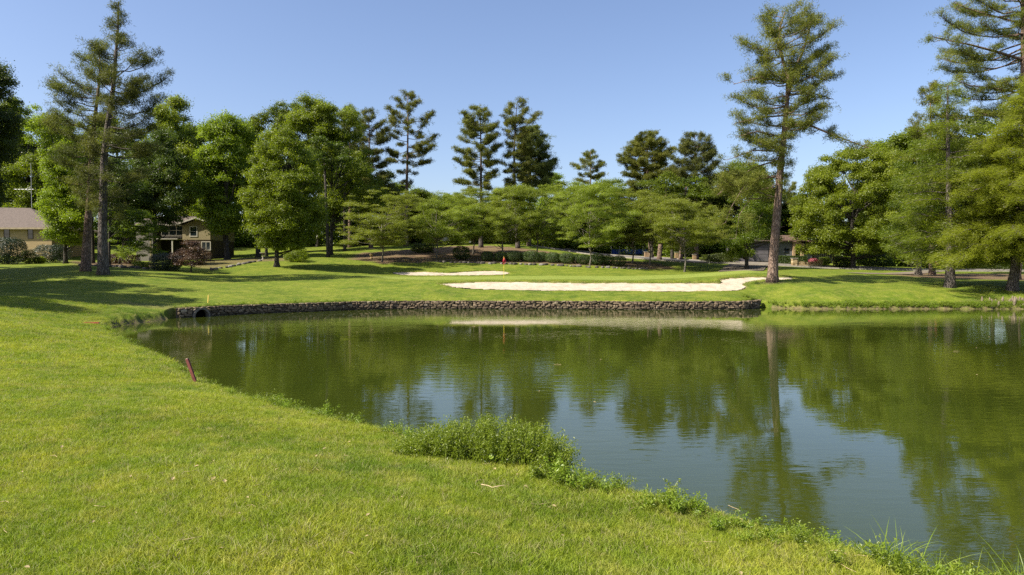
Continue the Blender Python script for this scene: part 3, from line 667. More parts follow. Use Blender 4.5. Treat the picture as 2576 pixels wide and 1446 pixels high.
pine('tallest pine of the pair behind the flag, its trunk leaning a little', [(1303,622),(1298,560),(1295,480),(1293,380),(1300,262)], 108,
     [(250,1285,1325),(265,1268,1345),(290,1258,1362),(320,1262,1352),(360,1262,1345),(400,1258,1345),(440,1262,1350),(475,1268,1345)], 23, r0=.34, nb=66, dens=1.15, L=.27, wd=.03, padr=.54, rise=.18, bw=.4, barkm=M_BARKPG)
pine('broad dark pine with a pink brown trunk just behind the leaning pine', [(1330,620),(1332,560),(1334,480),(1336,325)], 114,
     [(313,1320,1365),(335,1305,1378),(370,1300,1392),(400,1300,1402),(430,1300,1410),(460,1302,1405),(485,1315,1395)], 24, r0=.32, nb=70, mat=M_NEEDD, dens=1.2, L=.27, wd=.03, padr=.80, rise=.15, bw=.4)
pine('small open pine showing above the dogwoods in the gap of sky', [(1485,640),(1485,560),(1486,470),(1485,378)], 120,
     [(373,1470,1500),(390,1452,1518),(412,1440,1526),(435,1438,1522),(458,1450,1515),(466,1465,1500)], 25, r0=.26, nb=38, dens=1.1, L=.27, wd=.03, padr=.5, rise=.12, bw=.4, gap=.1)
pine('wide domed dark pine at the near end of the tree line gap', [(1640,652),(1630,560),(1628,480),(1628,338)], 112,
     [(330,1600,1655),(345,1578,1678),(370,1562,1698),(400,1558,1700),(430,1560,1698),(460,1568,1690),(485,1590,1670)], 26, r0=.36, nb=88, dens=1.15, L=.27, wd=.03, padr=.56, rise=.16, bw=.42)
pine('ragged pine between the domed pine and the tall forked pine', [(1752,655),(1752,560),(1750,460),(1748,338)], 108,
     [(330,1725,1770),(345,1708,1800),(375,1695,1808),(400,1680,1805),(435,1668,1808),(470,1675,1812),(505,1690,1800),(540,1700,1790)], 27, r0=.34, nb=80, mat=M_NEEDD, dens=1.15, L=.27, wd=.03, padr=.56, rise=.16, bw=.42)
pine('dark pine behind the bright broadleaf trees, top level with the lone pine', [(933,640),(933,560),(930,450),(928,285)], 108,
     [(272,912,945),(290,902,965),(320,898,980),(360,895,985),(400,890,990),(440,895,990),(480,900,985)], 28, r0=.32, nb=66, mat=M_NEEDD, dens=1.2, L=.27, wd=.03, padr=.56, rise=.14, bw=.42)
pine('dark narrow pine peeping over the broadleaf crowns', [(880,640),(880,540),(880,430),(880,272)], 112,
     [(262,865,892),(280,852,905),(310,848,912),(350,850,912),(400,850,910)], 29, r0=.3, nb=50, mat=M_NEEDD, dens=1.2, L=.27, wd=.03, padr=.56, bw=.42)
pine('small distant pine seen just behind the tall forked pine trunk', [(1985,640),(1985,560),(1985,462)], 118,
     [(455,1970,1998),(470,1958,2012),(495,1955,2012),(520,1960,2010),(545,1965,2005)], 30, r0=.22, nb=30, dens=1.2, L=.27, wd=.03, bw=.42)
pine('large pine leaning out of the picture edge with its boughs reaching over the pond', [(2552,700),(2562,640),(2570,500),(2574,300),(2574,120),(2572,-60),(2570,-240)], 64,
     [(-240,2540,2600),(-160,2470,2680),(-60,2400,2740),(0,2390,2740),(40,2345,2750),(80,2310,2760),(105,2318,2760),(130,2370,2760),(160,2420,2760),(195,2385,2750),(225,2410,2740),(250,2440,2700),(268,2400,2690),(310,2440,2680)],
     31, r0=.42, nb=84, dens=1.0, rise=.10, bw=.32,
     explicit=[([(2572,150,0),(2500,128,-.8),(2440,112,-1.2),(2380,100,-1.6),(2345,92,-1.8)], .13), ([(2573,60,0),(2500,40,.8),(2430,20,1.4),(2400,5,1.6)], .1), ([(2572,235,0),(2500,222,-1),(2440,215,-1.5),(2400,200,-1.7)], .09), ([(2571,300,0),(2500,290,1),(2450,292,1.4),(2400,300,2)], .10)])

# ------------------------------------------------------------------ bald cypresses and the right-hand group
pine('feathery lime green cypress with long drooping boughs, the one furthest along the bank', [(2545,733),(2552,690),(2562,600),(2574,480),(2584,380),(2592,290),(2600,180)], 53,
     [(180,2585,2620),(240,2560,2650),(290,2530,2690),(330,2490,2720),(380,2445,2750),(430,2405,2780),(480,2375,2800),(530,2355,2820),(580,2342,2830),(620,2335,2830),(655,2330,2800),(680,2345,2760)],
     41, name='cypress_tree', r0=.36, nb=165, mat=M_CYP, barkm=M_BARKPG, foliage='spray', dens=1.35, L=.24, wd=.015, rise=-.13, fol0=.06, stubs=0, kp=22, bw=.38)
pine('deep green cypress with a dark trunk nearest the wood chips', [(2390,727),(2390,675),(2388,560),(2386,420),(2384,300),(2384,215)], 55,
     [(205,2370,2400),(240,2350,2425),(290,2320,2450),(340,2300,2465),(400,2285,2470),(460,2270,2480),(520,2262,2490),(580,2255,2500),(640,2262,2490),(668,2290,2470)],
     42, name='cypress_tree', r0=.36, nb=92, mat=M_CYPD, barkm=M_BARKPG, foliage='spray', dens=1.2, L=.24, wd=.016, rise=-.06, fol0=.08, stubs=0, kp=20, bw=.36)
pine('mixed ragged pine rising behind the deep green cypress', [(2345,690),(2345,600),(2343,450),(2340,240)], 74,
     [(205,2330,2365),(235,2310,2400),(280,2300,2440),(330,2275,2430),(380,2262,2420),(430,2262,2400),(480,2265,2400)], 43, r0=.3, nb=44, mat=M_NEED, dens=1.0, L=.26, wd=.026, rise=.15, bw=.36)
broadleaf('sweetgum with a pale mottled trunk rising from the wood chips', [(2310,693),(2312,640),(2316,560),(2320,420)], 70,
     [(360,2300,2345),(400,2270,2375),(460,2245,2395),(520,2235,2400),(580,2228,2400),(630,2240,2385),(665,2262,2360)], M_DEC[1], 44, r0=.34, nc=110, cr=.8, leaf=.16, nper=420, barkm=M_BARKL)
broadleaf('bright yellow green maple with a forked trunk behind the roadside', [(2146,674),(2146,630),(2143,570),(2150,480)], 90,
     [(374,2100,2215),(395,2065,2260),(430,2035,2290),(470,2010,2305),(510,1995,2305),(550,1985,2300),(590,1985,2290),(620,2005,2280),(645,2020,2260)], M_DEC[2], 45, name='maple_tree', r0=.4, nc=260, cr=1.1, leaf=.24, nper=330, nlimb=46, lobes=False)
broadleaf('dark green tree with a straight black trunk beside the driveway entrance', [(1878,676),(1878,640),(1878,580),(1880,470)], 82,
     [(425,1850,1905),(455,1830,1935),(500,1815,1950),(550,1808,1960),(600,1812,1958),(635,1822,1945),(650,1840,1930)], M_DEC[1], 46, r0=.28, nc=110, cr=.85, leaf=.2, nper=360)

# ------------------------------------------------------------------ broadleaf trees, left half
broadleaf('full bright green tree on the lawn, its crown nearly reaching the ground', [(696,671),(696,630),(697,560),(700,430)], 75,
     [(320,680,730),(345,650,760),(380,628,790),(430,612,812),(490,600,825),(540,600,828),(580,608,820),(610,625,800),(635,650,775)], M_DEC[0], 51, lobes=False, name='maple_tree', r0=.32, nc=200, cr=.9, leaf=.19, nper=400, nlimb=36)
broadleaf('glossy tree overhanging the two storey house, with an uneven top', [(572,642),(568,590),(568,500),(578,380)], 88,
     [(270,555,600),(290,530,625),(330,515,640),(390,500,640),(450,480,640),(510,462,632),(545,468,625),(575,500,615),(592,530,605)], M_DEC[0], 52, name='maple_tree', r0=.4, nc=150, cr=1.15, leaf=.25, nper=290, nlimb=36, barkm=M_BARKD)
broadleaf('tall domed bright tree in the middle of the broadleaf group', [(832,648),(834,590),(836,500),(830,380)], 96,
     [(264,780,850),(280,760,880),(310,745,905),(350,735,925),(400,740,945),(450,760,960),(500,790,960),(540,800,940)], M_DEC[0], 53, r0=.34, nc=150, cr=1.15, leaf=.24, nper=300, nlimb=36)
broadleaf('slimmer lime topped tree left of the domed bright tree', [(745,640),(745,560),(740,450),(738,350)], 104,
     [(270,705,745),(290,690,775),(330,680,790),(380,675,800),(440,680,800),(500,690,800)], M_DEC[1], 54, r0=.3, nc=90, cr=1.2, leaf=.26, nper=280)
broadleaf('mid green tree with a notched crown between the glossy tree and the full tree', [(650,642),(650,560),(650,470),(652,360)], 102,
     [(285,630,680),(310,622,700),(350,615,705),(420,610,705),(500,610,700),(560,612,700)], M_DEC[1], 55, r0=.3, nc=90, cr=1.15, leaf=.25, nper=290)
broadleaf('lime tinted tree rising behind the tan house toward the pointed pine', [(440,645),(440,560),(438,430),(436,340)], 98,
     [(255,395,450),(275,380,480),(310,370,500),(360,368,505),(420,372,512),(480,380,520),(530,390,520),(560,400,500)], M_DEC[2], 56, r0=.32, nc=130, cr=1.15, leaf=.25, nper=290)
broadleaf('dark tree with a straight brown trunk in front of the two storey house', [(389,650),(389,600),(390,520),(392,420)], 84,
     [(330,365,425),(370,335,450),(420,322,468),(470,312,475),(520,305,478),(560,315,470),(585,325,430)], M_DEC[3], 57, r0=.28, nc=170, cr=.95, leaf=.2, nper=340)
broadleaf('lime green tree just right of the brick house roof with low boughs over its eave', [(165,650),(163,600),(160,520),(158,420)], 80,
     [(290,95,190),(320,75,225),(370,85,240),(420,100,245),(470,110,248),(520,118,250),(560,120,248),(600,128,225),(620,140,205)], M_DEC[2], 58, r0=.26, nc=150, cr=.9, leaf=.2, nper=340, nlimb=34)
broadleaf('pale green tree behind the roof aerial', [(70,640),(70,560),(70,450),(72,350)], 104,
     [(262,45,95),(280,20,120),(320,5,140),(380,0,150),(440,0,150),(500,5,145),(550,15,140)], M_DEC[0], 59, r0=.3, nc=120, cr=1.2, leaf=.26, nper=280)
broadleaf('dark leafy tree cut by the picture edge in front of the brick house', [(-70,690),(-70,600),(-75,450),(-75,300)], 62,
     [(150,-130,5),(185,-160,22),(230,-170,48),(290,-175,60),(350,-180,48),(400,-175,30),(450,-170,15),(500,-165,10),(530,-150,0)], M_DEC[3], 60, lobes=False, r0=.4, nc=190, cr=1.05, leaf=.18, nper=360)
broadleaf('slim dark stemmed tree between the two tall lawn pines and the house', [(275,668),(275,600),(276,530),(278,440)], 74,
     [(400,250,310),(430,235,330),(470,232,345),(520,235,350),(560,240,345),(590,255,330)], M_DEC[3], 61, r0=.17, nc=70, cr=.75, leaf=.17, nper=360)
broadleaf('small tree with low dark spreading boughs in the yard between the houses', [(300,668),(302,640),(310,610)], 76,
     [(530,285,360),(555,262,392),(585,258,402),(615,270,400),(648,300,392)], M_DEC[1], 62, r0=.12, nc=95, cr=.6, leaf=.15, nper=420, flat=.6)
# ------------------------------------------------------------------ dogwood row
DW = [((961,658),86,[(478,925,985),(495,890,1030),(520,868,1048),(550,858,1055),(580,856,1050),(605,870,1040),(625,895,1020)],'first from the lone pine side, its pale forked stem on the mulch',0),
 ((1098,648),92,[(498,1080,1160),(520,1058,1190),(550,1045,1205),(580,1045,1205),(605,1055,1195),(622,1080,1170)],'spreading before the parked car',1),
 ((1190,640),98,[(488,1165,1235),(505,1140,1262),(530,1125,1280),(560,1125,1285),(590,1135,1275),(612,1160,1250)],'around the trunk of the pine behind the flag',2),
 ((1262,650),95,[(484,1255,1320),(502,1225,1350),(530,1210,1365),(560,1210,1365),(590,1220,1350),(615,1240,1325)],'above the hedge just behind the flag',3),
 ((1350,640),98,[(478,1340,1410),(498,1310,1440),(525,1298,1452),(560,1300,1450),(590,1310,1440),(612,1335,1415)],'with a dark low fork behind the middle of the clipped row',4),
 ((1484,675),88,[(470,1450,1530),(490,1418,1560),(515,1400,1580),(550,1398,1588),(585,1405,1580),(612,1430,1560),(630,1450,1530)],'tallest and fullest, growing through the stone edging',5),
 ((1591,662),93,[(488,1560,1640),(505,1530,1672),(530,1515,1690),(560,1512,1695),(590,1520,1685),(612,1545,1660)],'just beyond the last clipped shrub',6),
 ((1634,667),91,[(500,1620,1690),(518,1595,1725),(545,1580,1745),(575,1580,1745),(600,1595,1730),(620,1620,1700)],'with a short dark stem beside the mulch edge',7),
 ((1722,685),84,[(512,1690,1760),(528,1660,1800),(552,1640,1820),(580,1635,1830),(605,1645,1822),(625,1670,1800),(645,1700,1770)],'with a pale straight stem standing on the grass bank',8)]
DW = [(b, D, [(y - 4, bb - (bb - l) * 1.22, bb + (r - bb) * 1.22) for y, l, r in pr for bb in [(l + r) / 2]], lab, q) for b, D, pr, lab, q in DW]
for (bx_, by_), D, prof, lab, s_ in DW:
    broadleaf('pale green dogwood ' + lab, [(bx_, by_), (bx_ + 3, by_ - 30), (bx_ - 2, by_ - 65), (bx_, by_ - 110)], D, prof, M_DOG, 70 + s_, group='dogwoods behind the bunkers', name='dogwood_tree',
              r0=.13, nc=230, cr=.85, leaf=.14, nper=330, flat=[.42, .6, .5, .7, .45, .62, .4, .66, .55][s_], up=.55, barkm=M_BARKL, nlimb=44, asp=.55, fill=.15)

# ------------------------------------------------------------------ background trees beyond (four grown once, then copied)
protos = []
for k_, (m_, nc_) in enumerate([(M_DEC[1], 80), (M_DEC[0], 80), (M_DEC[3], 80), (M_DEC[2], 70)]):
    D = 120; bx_ = 1288
    protos.append(broadleaf('temporary', [(bx_, 620), (bx_, 560), (bx_ - 3, 500), (bx_ + 2, 430)], D, [(395, bx_ - 25, bx_ + 25), (415, bx_ - 48, bx_ + 50), (450, bx_ - 66, bx_ + 66), (490, bx_ - 70, bx_ + 74), (530, bx_ - 66, bx_ + 68), (565, bx_ - 50, bx_ + 50)],
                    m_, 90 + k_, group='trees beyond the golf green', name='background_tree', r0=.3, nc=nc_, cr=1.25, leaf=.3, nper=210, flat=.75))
PH = (Hz(0, 120) + 0, at(1288, 395, 120)[2] - Hz(0, 120))
BG = [ # px, D, top py, kind, label
 (1085,128,486,2,'dark tree low in the sky gap just right of the lone pine'), (1050,122,470,0,'green tree hiding the lower trunk of the lone pine'), (1135,130,492,1,'tree filling the dip between the lone pine and the flag pines'),
 (1165,124,500,0,'tree right behind the parked car'), (1235,126,495,2,'dark tree between the flag pine and its taller neighbour'), (1290,128,480,1,'bright tree at the foot of the tall pine pair'),
 (1400,126,440,3,'bright crown beside the broad dark pine'), (1440,124,462,0,'green crown filling under the small open pine'), (1520,126,458,0,'tree with a crown just right of the small open pine'),
 (1570,124,478,2,'dark tree at the foot of the domed pine'), (1660,122,480,1,'green tree under the domed pine crown'), (1715,124,478,2,'dark tree under the ragged pine crown'),
 (1800,122,440,1,'bright tree under the long low boughs of the forked pine'), (1845,112,410,0,'green tree hugging the forked pine on its house side'), (1930,118,468,2,'dark tree behind the forked pine trunk'), (1985,116,500,0,'tree behind the far grey house'),
 (2240,108,370,3,'bright crown beside the yellow green maple'), (2290,104,330,0,'green crown behind the ragged pine'), (2200,112,420,2,'dark tree behind the maple trunk'), (2420,100,300,2,'dark tree behind the two cypresses'), (2500,96,330,0,'green tree behind the lime cypress'), (2590,98,260,1,'bright tree behind the trunk of the edge pine'),
 (870,116,330,2,'dark tree between the domed bright tree and the lone pine'), (960,118,430,2,'dark tree low beneath the dark pine'), (1000,124,455,0,'green tree left of the lone pine trunk'), (800,118,330,0,'green tree behind the domed bright tree'),
 (540,122,330,2,'dark tree behind the glossy tree'), (480,120,300,0,'green tree behind the two storey house roof'), (350,112,330,2,'dark tree behind the pointed pine'), (300,118,300,3,'bright tree between the two lawn pine crowns'), (230,112,340,0,'green tree behind the brown trunked pine'),
 (130,118,320,2,'dark tree above the brick house chimney side'), (20,116,290,0,'green tree at the picture edge above the brick house'), (-60,110,250,2,'dark tree hidden behind the edge tree'), (700,120,360,2,'dark tree behind the full bright tree'), (620,124,350,1,'bright tree seen through the gap over the yard')]
rb = np.random.default_rng(3); first = {}
for px_, D, top, k_, lab in BG:
    o = protos[k_]
    if k_ in first: o = copy_tree(o)
    first[k_] = 1; x = (px_ - CX) / F * D; zb = Hz(x, D); h = at(px_, top, D)[2] - zb; s_ = h / PH[1]
    o.location = (x, D, zb); o.rotation_euler = (0, 0, rb.uniform(0, 6.28)); sx = .5 * (s_ + 1) * rb.uniform(.95, 1.2); o.scale = (sx, sx, s_)
    o['label'] = lab
# trees standing out of view to the left, which shade the lawn
for k_, (x, y, h) in enumerate([(-37, 37, 16), (-43, 43, 18.5), (-48, 51, 19), (-35, 31, 12), (-53, 58, 19), (-49, 39, 18), (-56, 65, 18)]):
    o = copy_tree(protos[[2, 0, 2, 1, 0, 2, 0][k_]]); o.location = (x, y, Hz(x, y)); s_ = h / PH[1]; o.scale = (s_ * .95, s_ * .95, s_); o.rotation_euler = (0, 0, k_ * 1.3)
    o['label'] = ['low wide shade tree out of view, second nearest beside the near lawn','tall shade tree out of view across from the culvert','tall shade tree out of view across from the two lawn pines','smallest shade tree out of view, nearest beside the near lawn','shade tree out of view level with the brick house hedge','shade tree out of view standing furthest from the lawn','shade tree out of view nearest to the brick house'][k_]; o['group'] = 'trees beside the lawn out of view'
# far wood behind everything, one mass
rs = np.random.default_rng(8); mb = MB(); n = 420
px_ = rs.uniform(-350, 2950, n); D = rs.uniform(132, 165, n)
tops = np.interp(px_, [-250, 300, 800, 1000, 1100, 1300, 1450, 1600, 1800, 2000, 2200, 2850], [330, 340, 380, 470, 505, 510, 500, 500, 500, 500, 420, 350])
X = (px_ - CX) / F * D; z0 = HT(X, D); zt = CAMZ + (HOR - tops) / F * D
C = np.stack([X, D, z0 + (zt - z0 - 1.5) * rs.random(n) ** .8], -1); clumps(mb, C, rs.uniform(2.2, 3.4, n), 42, .55, .6, rs, .9, .4, rs.uniform(.3, .7, n), .2)
n = 1200; px_ = rs.uniform(-350, 2950, n); D = np.where(px_ > 2120, rs.uniform(104, 125, n), rs.uniform(118, 145, n)); X = (px_ - CX) / F * D
clumps(mb, np.stack([X, D, HT(X, D) + 5.5 * rs.random(n) ** 2 - .3], -1), rs.uniform(1.4, 2.6, n), 60, .42, .6, rs, .8, .4, rs.uniform(.3, .8, n), .2)
n = 520; px_ = rs.uniform(880, 1800, n); D = rs.uniform(116, 124, n); X = (px_ - CX) / F * D
clumps(mb, np.stack([X, D, HT(X, D) + 4.2 * rs.random(n) ** 1.3 - .2], -1), rs.uniform(.9, 1.7, n), 90, .32, .6, rs, .9, .4, rs.uniform(.4, .95, n), .2)
tag(mb.build('distant_woodland', M_DEC[1]), 'mass of far woodland closing the view behind the single trees', 'woodland', kind='stuff')
# understorey trunks in the middle distance
for k_, (px_, D, r_, lean, top) in enumerate([(1658,101,.36,-8,470),(1690,104,.24,0,480),(1712,103,.32,-6,470),(1640,106,.2,3,480),(868,104,.24,0,420),(826,92,.25,4,380),(650,92,.34,0,480),(671,94,.22,2,500),(235,84,.22,0,480)]):
    b = ground(px_, D); t = thing('slender_tree', ['thick brown trunk leaning behind the brick gate pillars','thin dark trunk just right of the thick leaning trunk','sunlit brown trunk next to the right brick pillar','thin trunk by the yellow notice board',
        'dark trunk in the shade between broadleaf tree and dogwoods','slim black trunk in front of the domed bright tree','stout brown trunk at the mulch edge by the bird bath','thinner trunk beside the bird bath','thin dark trunk between the two lawn pines'][k_], 'tree', b)
    topz = at(px_, top, D)[2] - b[2]; mb = MB(); dx = -lean / F * D * 2
    mb.tube([[0, 0, -.2], [0, 0, .4], [dx * .4, 0, topz * .4], [dx, 0, topz]], [r_ * 1.5, r_, r_ * .8, r_ * .4], 9); mb.build('trunk', M_BARKP if k_ in (0, 2) else M_BARKD, t, smooth=True)
    mb = MB(); rs = np.random.default_rng(200 + k_); nn = 26
    clumps(mb, np.stack([dx + rs.normal(0, 1.6, nn), rs.normal(0, 1.6, nn), topz + rs.uniform(-2.5, 1.2, nn)], -1), rs.uniform(.7, 1.2, nn), 240, .24, .6, rs, .7, .5); mb.build('crown', M_DEC[3 if k_ % 2 else 1], t)

# ------------------------------------------------------------------ shrubs, hedge and stone edging
HB = [(1168,92,60,1),(1228,92.2,50,0),(1262,92.4,48,1),(1284,93,44,0),(1311,91.8,52,1),(1339,93,46,0),(1366,91,58,1),(1389,92.2,50,0),(1424,90.2,52,1),(1446,91.4,44,0),(1472,89.6,54,1),(1492,90.6,46,0),(1518,89,48,1),(1534,90.2,42,0),(1573-21,88.4,56,1),(1576,89.4,50,0),(1600,88,50,1)]
names = ['first','second','third','fourth','fifth','sixth','seventh','eighth','ninth','tenth','eleventh','twelfth','thirteenth','fourteenth','fifteenth','sixteenth','last']
HBX = np.linspace(0, 1, 17); pxs = [1161,1226,1258,1278,1288+6,1321,1337,1362,1391,1410,1426,1448,1468,1490,1502,1529,1557]
hp = [shrub('temporary', 1168, 92, 2.0, 1.55, M_SHRUB, 301, group='clipped round shrubs behind the back bunker', n=5200, leaf=.085), shrub('temporary', 1228, 92, 1.9, 1.5, M_SHRUB, 304, group='clipped round shrubs behind the back bunker', n=4800, leaf=.085)]
for k_ in range(17):
    o = hp[k_ % 2] if k_ < 2 else copy_tree(hp[k_ % 2]); px_ = pxs[k_]; D = np.interp(px_, [1161, 1400, 1560], [92.5, 90.5, 87.5]) + (.9 if k_ in (3, 5, 7, 9, 11, 13, 15) else 0)
    b = ground(px_, D); o.location = b; s_ = HB[k_][2] / 56 * (1.12 if k_ == 0 else 1.0); o.scale = (s_, s_, s_); o.rotation_euler = (0, 0, k_ * 1.7)
    o['label'] = ('single round clipped shrub set apart at the start of the row' if k_ == 0 else 'round clipped shrub, %s in the row after the set apart one' % names[k_])
N = NT('edging_stone'); v = N.n('ObjectInfo').outputs['Random']
c = N.ramp(v, [(0, (.05, .042, .034)), (.6, (.12, .105, .088)), (1, (.24, .22, .19))]); c = N.mix(.7, c, N.ramp(N.noise(6, 4), [(.3, (.5, .5, .5)), (.7, (1.2, 1.2, 1.2))]), 'MULTIPLY'); N.col(c); N.rough(.9, .2); EDGE = N.m
rp = []
for k_ in range(3):
    mb = MB(); mb.add(rock_verts(.3, .22, .18, .7), None, ICF); o = mb.build('edging_stone', EDGE); rp.append(o)
cnt = 0
def edging(pts, step, label, group, smin=.7, smax=1.3):
    global cnt
    P = np.array(pts, float); seg = np.linalg.norm(np.diff(P, axis=0), axis=1); cum = np.concatenate([[0], np.cumsum(seg)])
    s_ = 0
    while s_ < cum[-1]:
        x, y = np.interp(s_, cum, P[:, 0]), np.interp(s_, cum, P[:, 1]); x += rb.normal(0, .12); y += rb.normal(0, .18)
        o = rp[cnt] if cnt < 3 else rp[cnt % 3].copy()
        if cnt >= 3: COL.objects.link(o)
        k2 = rb.uniform(smin, smax); o.location = (x, y, Hz(x, y) + .05); o.scale = (k2, k2, k2 * rb.uniform(.8, 1.2)); o.rotation_euler = (rb.normal(0, .15), rb.normal(0, .15), rb.uniform(0, 6.28))
        tag(o, label, 'stone', group); cnt += 1; s_ += step * rb.uniform(.8, 1.2) * k2
e = lambda px_, D: ground(px_, D)[:2]
edging([e(1100,88.5), e(1200,88.8), e(1300,88.2), e(1400,87), e(1500,85.5), e(1600,84.5), e(1625,86)], .62, 'rough grey stone in the low edging in front of the round clipped shrubs', 'edging stones below the clipped shrubs', .5, 1.45)
edging([e(205,73), e(260,71.5), e(320,69), e(375,68), e(388,69)], .6, 'rough stone edging the mulched bed behind the two tall lawn pines', 'edging stones of the yard bed', .6, 1.2)
edging([e(530,70), e(570,73), e(610,77), e(655,82)], .7, 'rough stone edging the bed past the maroon tree', 'edging stones past the maroon tree', .6, 1.1)

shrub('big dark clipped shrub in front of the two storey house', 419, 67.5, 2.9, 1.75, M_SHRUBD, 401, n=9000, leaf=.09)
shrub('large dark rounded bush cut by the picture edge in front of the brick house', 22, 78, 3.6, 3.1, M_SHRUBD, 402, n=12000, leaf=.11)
shrub('small lime yellow bush on the bare patch by the brick house', 100, 80, 1.25, .8, M_DEC[2], 403, n=3000, leaf=.09, rough_=.15)
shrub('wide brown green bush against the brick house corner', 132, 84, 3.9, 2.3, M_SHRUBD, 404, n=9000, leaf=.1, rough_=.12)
shrub('leggy green bush beside the dark rounded bush', 74, 79, 1.4, 1.6, M_DEC[3], 405, n=2600, leaf=.1, rough_=.2)
shrub('yellow green loose bush under the broadleaf trees', 745, 82, 2.8, 1.5, M_DEC[2], 406, n=6500, leaf=.11, rough_=.22)
shrub('low green bush by the yard edging stones', 355, 70, 1.5, .6, M_DEC[0], 407, n=2600, leaf=.09, rough_=.25)
shrub('red flowered low bush behind the two tall lawn pines', 330, 76, 1.8, 1.1, M_RED, 408, n=3000, leaf=.09, rough_=.2)
shrub('second red tinged bush close to the pointed pine trunk', 292, 77, 1.3, 1.2, M_RED, 409, n=2200, leaf=.09, rough_=.2)
shrub('pink azalea behind the curved stone sign wall', 2045, 97, 1.35, 1.0, M_PINK, 410, n=3200, leaf=.1, rough_=.15, name='azalea')
shrub('rounded green bush right of the pink azalea', 2073, 97.5, 1.55, 1.2, M_DEC[1], 411, n=3200, leaf=.1, rough_=.15)
shrub('low leafy bush at the foot of the maple', 2120, 92, 2.2, 1.4, M_DEC[3], 412, n=3800, leaf=.12, rough_=.2)
shrub('dark bush in deep shade behind the maple trunk', 2200, 96, 4.5, 2.2, M_DEC[3], 413, n=7000, leaf=.14, rough_=.2)
shrub('dark bush line behind the round sign', 2380, 94, 7.0, 2.0, M_DEC[3], 414, n=9000, leaf=.15, rough_=.2)
shrub('dark bush behind the trunk of the edge pine', 2520, 92, 7.0, 2.2, M_DEC[3], 415, n=9000, leaf=.15, rough_=.2)
shrub('low dark juniper by the road under the black trunked tree', 1810, 98, 5.0, 1.3, M_DEC[3], 416, n=7000, leaf=.13, rough_=.2)
shrub('brown green bush left of the round clipped row on the mulch', 1065, 99, 3.4, 1.5, M_DEC[3], 417, n=5000, leaf=.13, rough_=.2)
# clipped box hedge
b = ground(1990, 98); t = thing('box_hedge', 'long flat topped clipped hedge in front of the grey house', 'hedge', b); rs = np.random.default_rng(9)
n = 16000; P = rs.uniform(-1, 1, (n, 3)); ax = rs.integers(0, 3, n); P[np.arange(n), ax] = np.sign(P[np.arange(n), ax]) * rs.uniform(.8, 1.03, n); nn = np.zeros((n, 3)); nn[np.arange(n), ax] = np.sign(P[np.arange(n), ax])
P = P * [2.0, .7, .62] + [0, 0, .62]; mb = MB(); leaf_quads(mb, P, unit(nn + rs.normal(0, .45, (n, 3))), .1, .6, rs, np.clip(rs.normal(.5, .2, n), 0, 1)); mb.build('foliage', M_SHRUB, t)
mb = MB(); [mb.tube([[x, 0, -.1], [x, 0, 1.0]], [.05, .02], 5) for x in np.linspace(-1.8, 1.8, 9)]; mb.build('stem', M_BARKD, t)
# maroon japanese maple
broadleaf('maroon leaved ornamental tree with a low forked trunk in front of the house', [(480,682),(481,670),(480,650)], 66,
    [(613,455,505),(622,440,518),(635,430,525),(650,426,530),(662,430,530),(670,440,525)], M_RED, 63, name='ornamental_tree', r0=.09, nc=75, cr=.42, leaf=.10, nper=900, flat=.7, nlimb=30, depth=.9)
broadleaf('tiny bare stemmed sapling with sparse pale leaves on the yard edging', [(306,668),(307,655),(306,645)], 72, [(626,290,322),(640,284,328),(652,288,325)], M_DEC[2], 64, name='sapling', r0=.04, nc=22, cr=.3, leaf=.1, nper=420, nlimb=18)

# ------------------------------------------------------------------ houses
M_ROOF = simple('shingles', (0.115, 0.092, 0.078), .9, .2, .3, 6, .6, 30)
M_TAN = simple('tan_siding', (0.33, 0.27, 0.14), .85, .2, .12, 1.5)
M_OLIVE = simple('olive_tan_siding', (0.24, 0.20, 0.11), .85, .2, .1, 1.5)
M_GREYW = simple('grey_siding', (0.17, 0.155, 0.13), .85, .2, .1, 1.5)
M_BROWNB = simple('dark_brown_stone', (0.075, 0.055, 0.035), .9, .2, .4, 8)
M_WHITE = simple('white_trim', (0.40, 0.37, 0.30), .6, .3, .05)
M_DARKIN = simple('shade_and_dark_parts', (0.02, 0.017, 0.014), .8, .2)  # near-black: porch and under-deck shade put into colour, also plain dark parts
N = NT('window_glass'); N.col((0.012, 0.018, 0.022)); N.rough(.06, .7); M_GLASS = N.m
N = NT('tan_brick'); bt = N.n('TexBrick'); P = N.n('TexCoord').outputs['Object']; mp = N.n('Mapping'); mp.inputs['Rotation'].default_value = (R(90), 0, 0); N.l(P, mp.inputs[0]); N.l(mp.outputs[0], bt.inputs['Vector'])
bt.inputs['Color1'].default_value = (.37, .27, .13, 1); bt.inputs['Color2'].default_value = (.30, .22, .11, 1); bt.inputs['Mortar'].default_value = (.22, .18, .12, 1); bt.inputs['Scale'].default_value = 1.0
bt.inputs['Brick Width'].default_value = .4; bt.inputs['Row Height'].default_value = .13; bt.inputs['Mortar Size'].default_value = .012; N.col(bt.outputs['Color']); N.rough(.9, .2); M_TANB = N.m
N = NT('brick_stack'); N.col(N.ramp(N.noise(7, 4), [(.3, (.22, .13, .07)), (.7, (.42, .30, .18))])); N.rough(.9, .2); N.bump(N.noise(12, 3), .6, .03); M_PILLAR = N.m
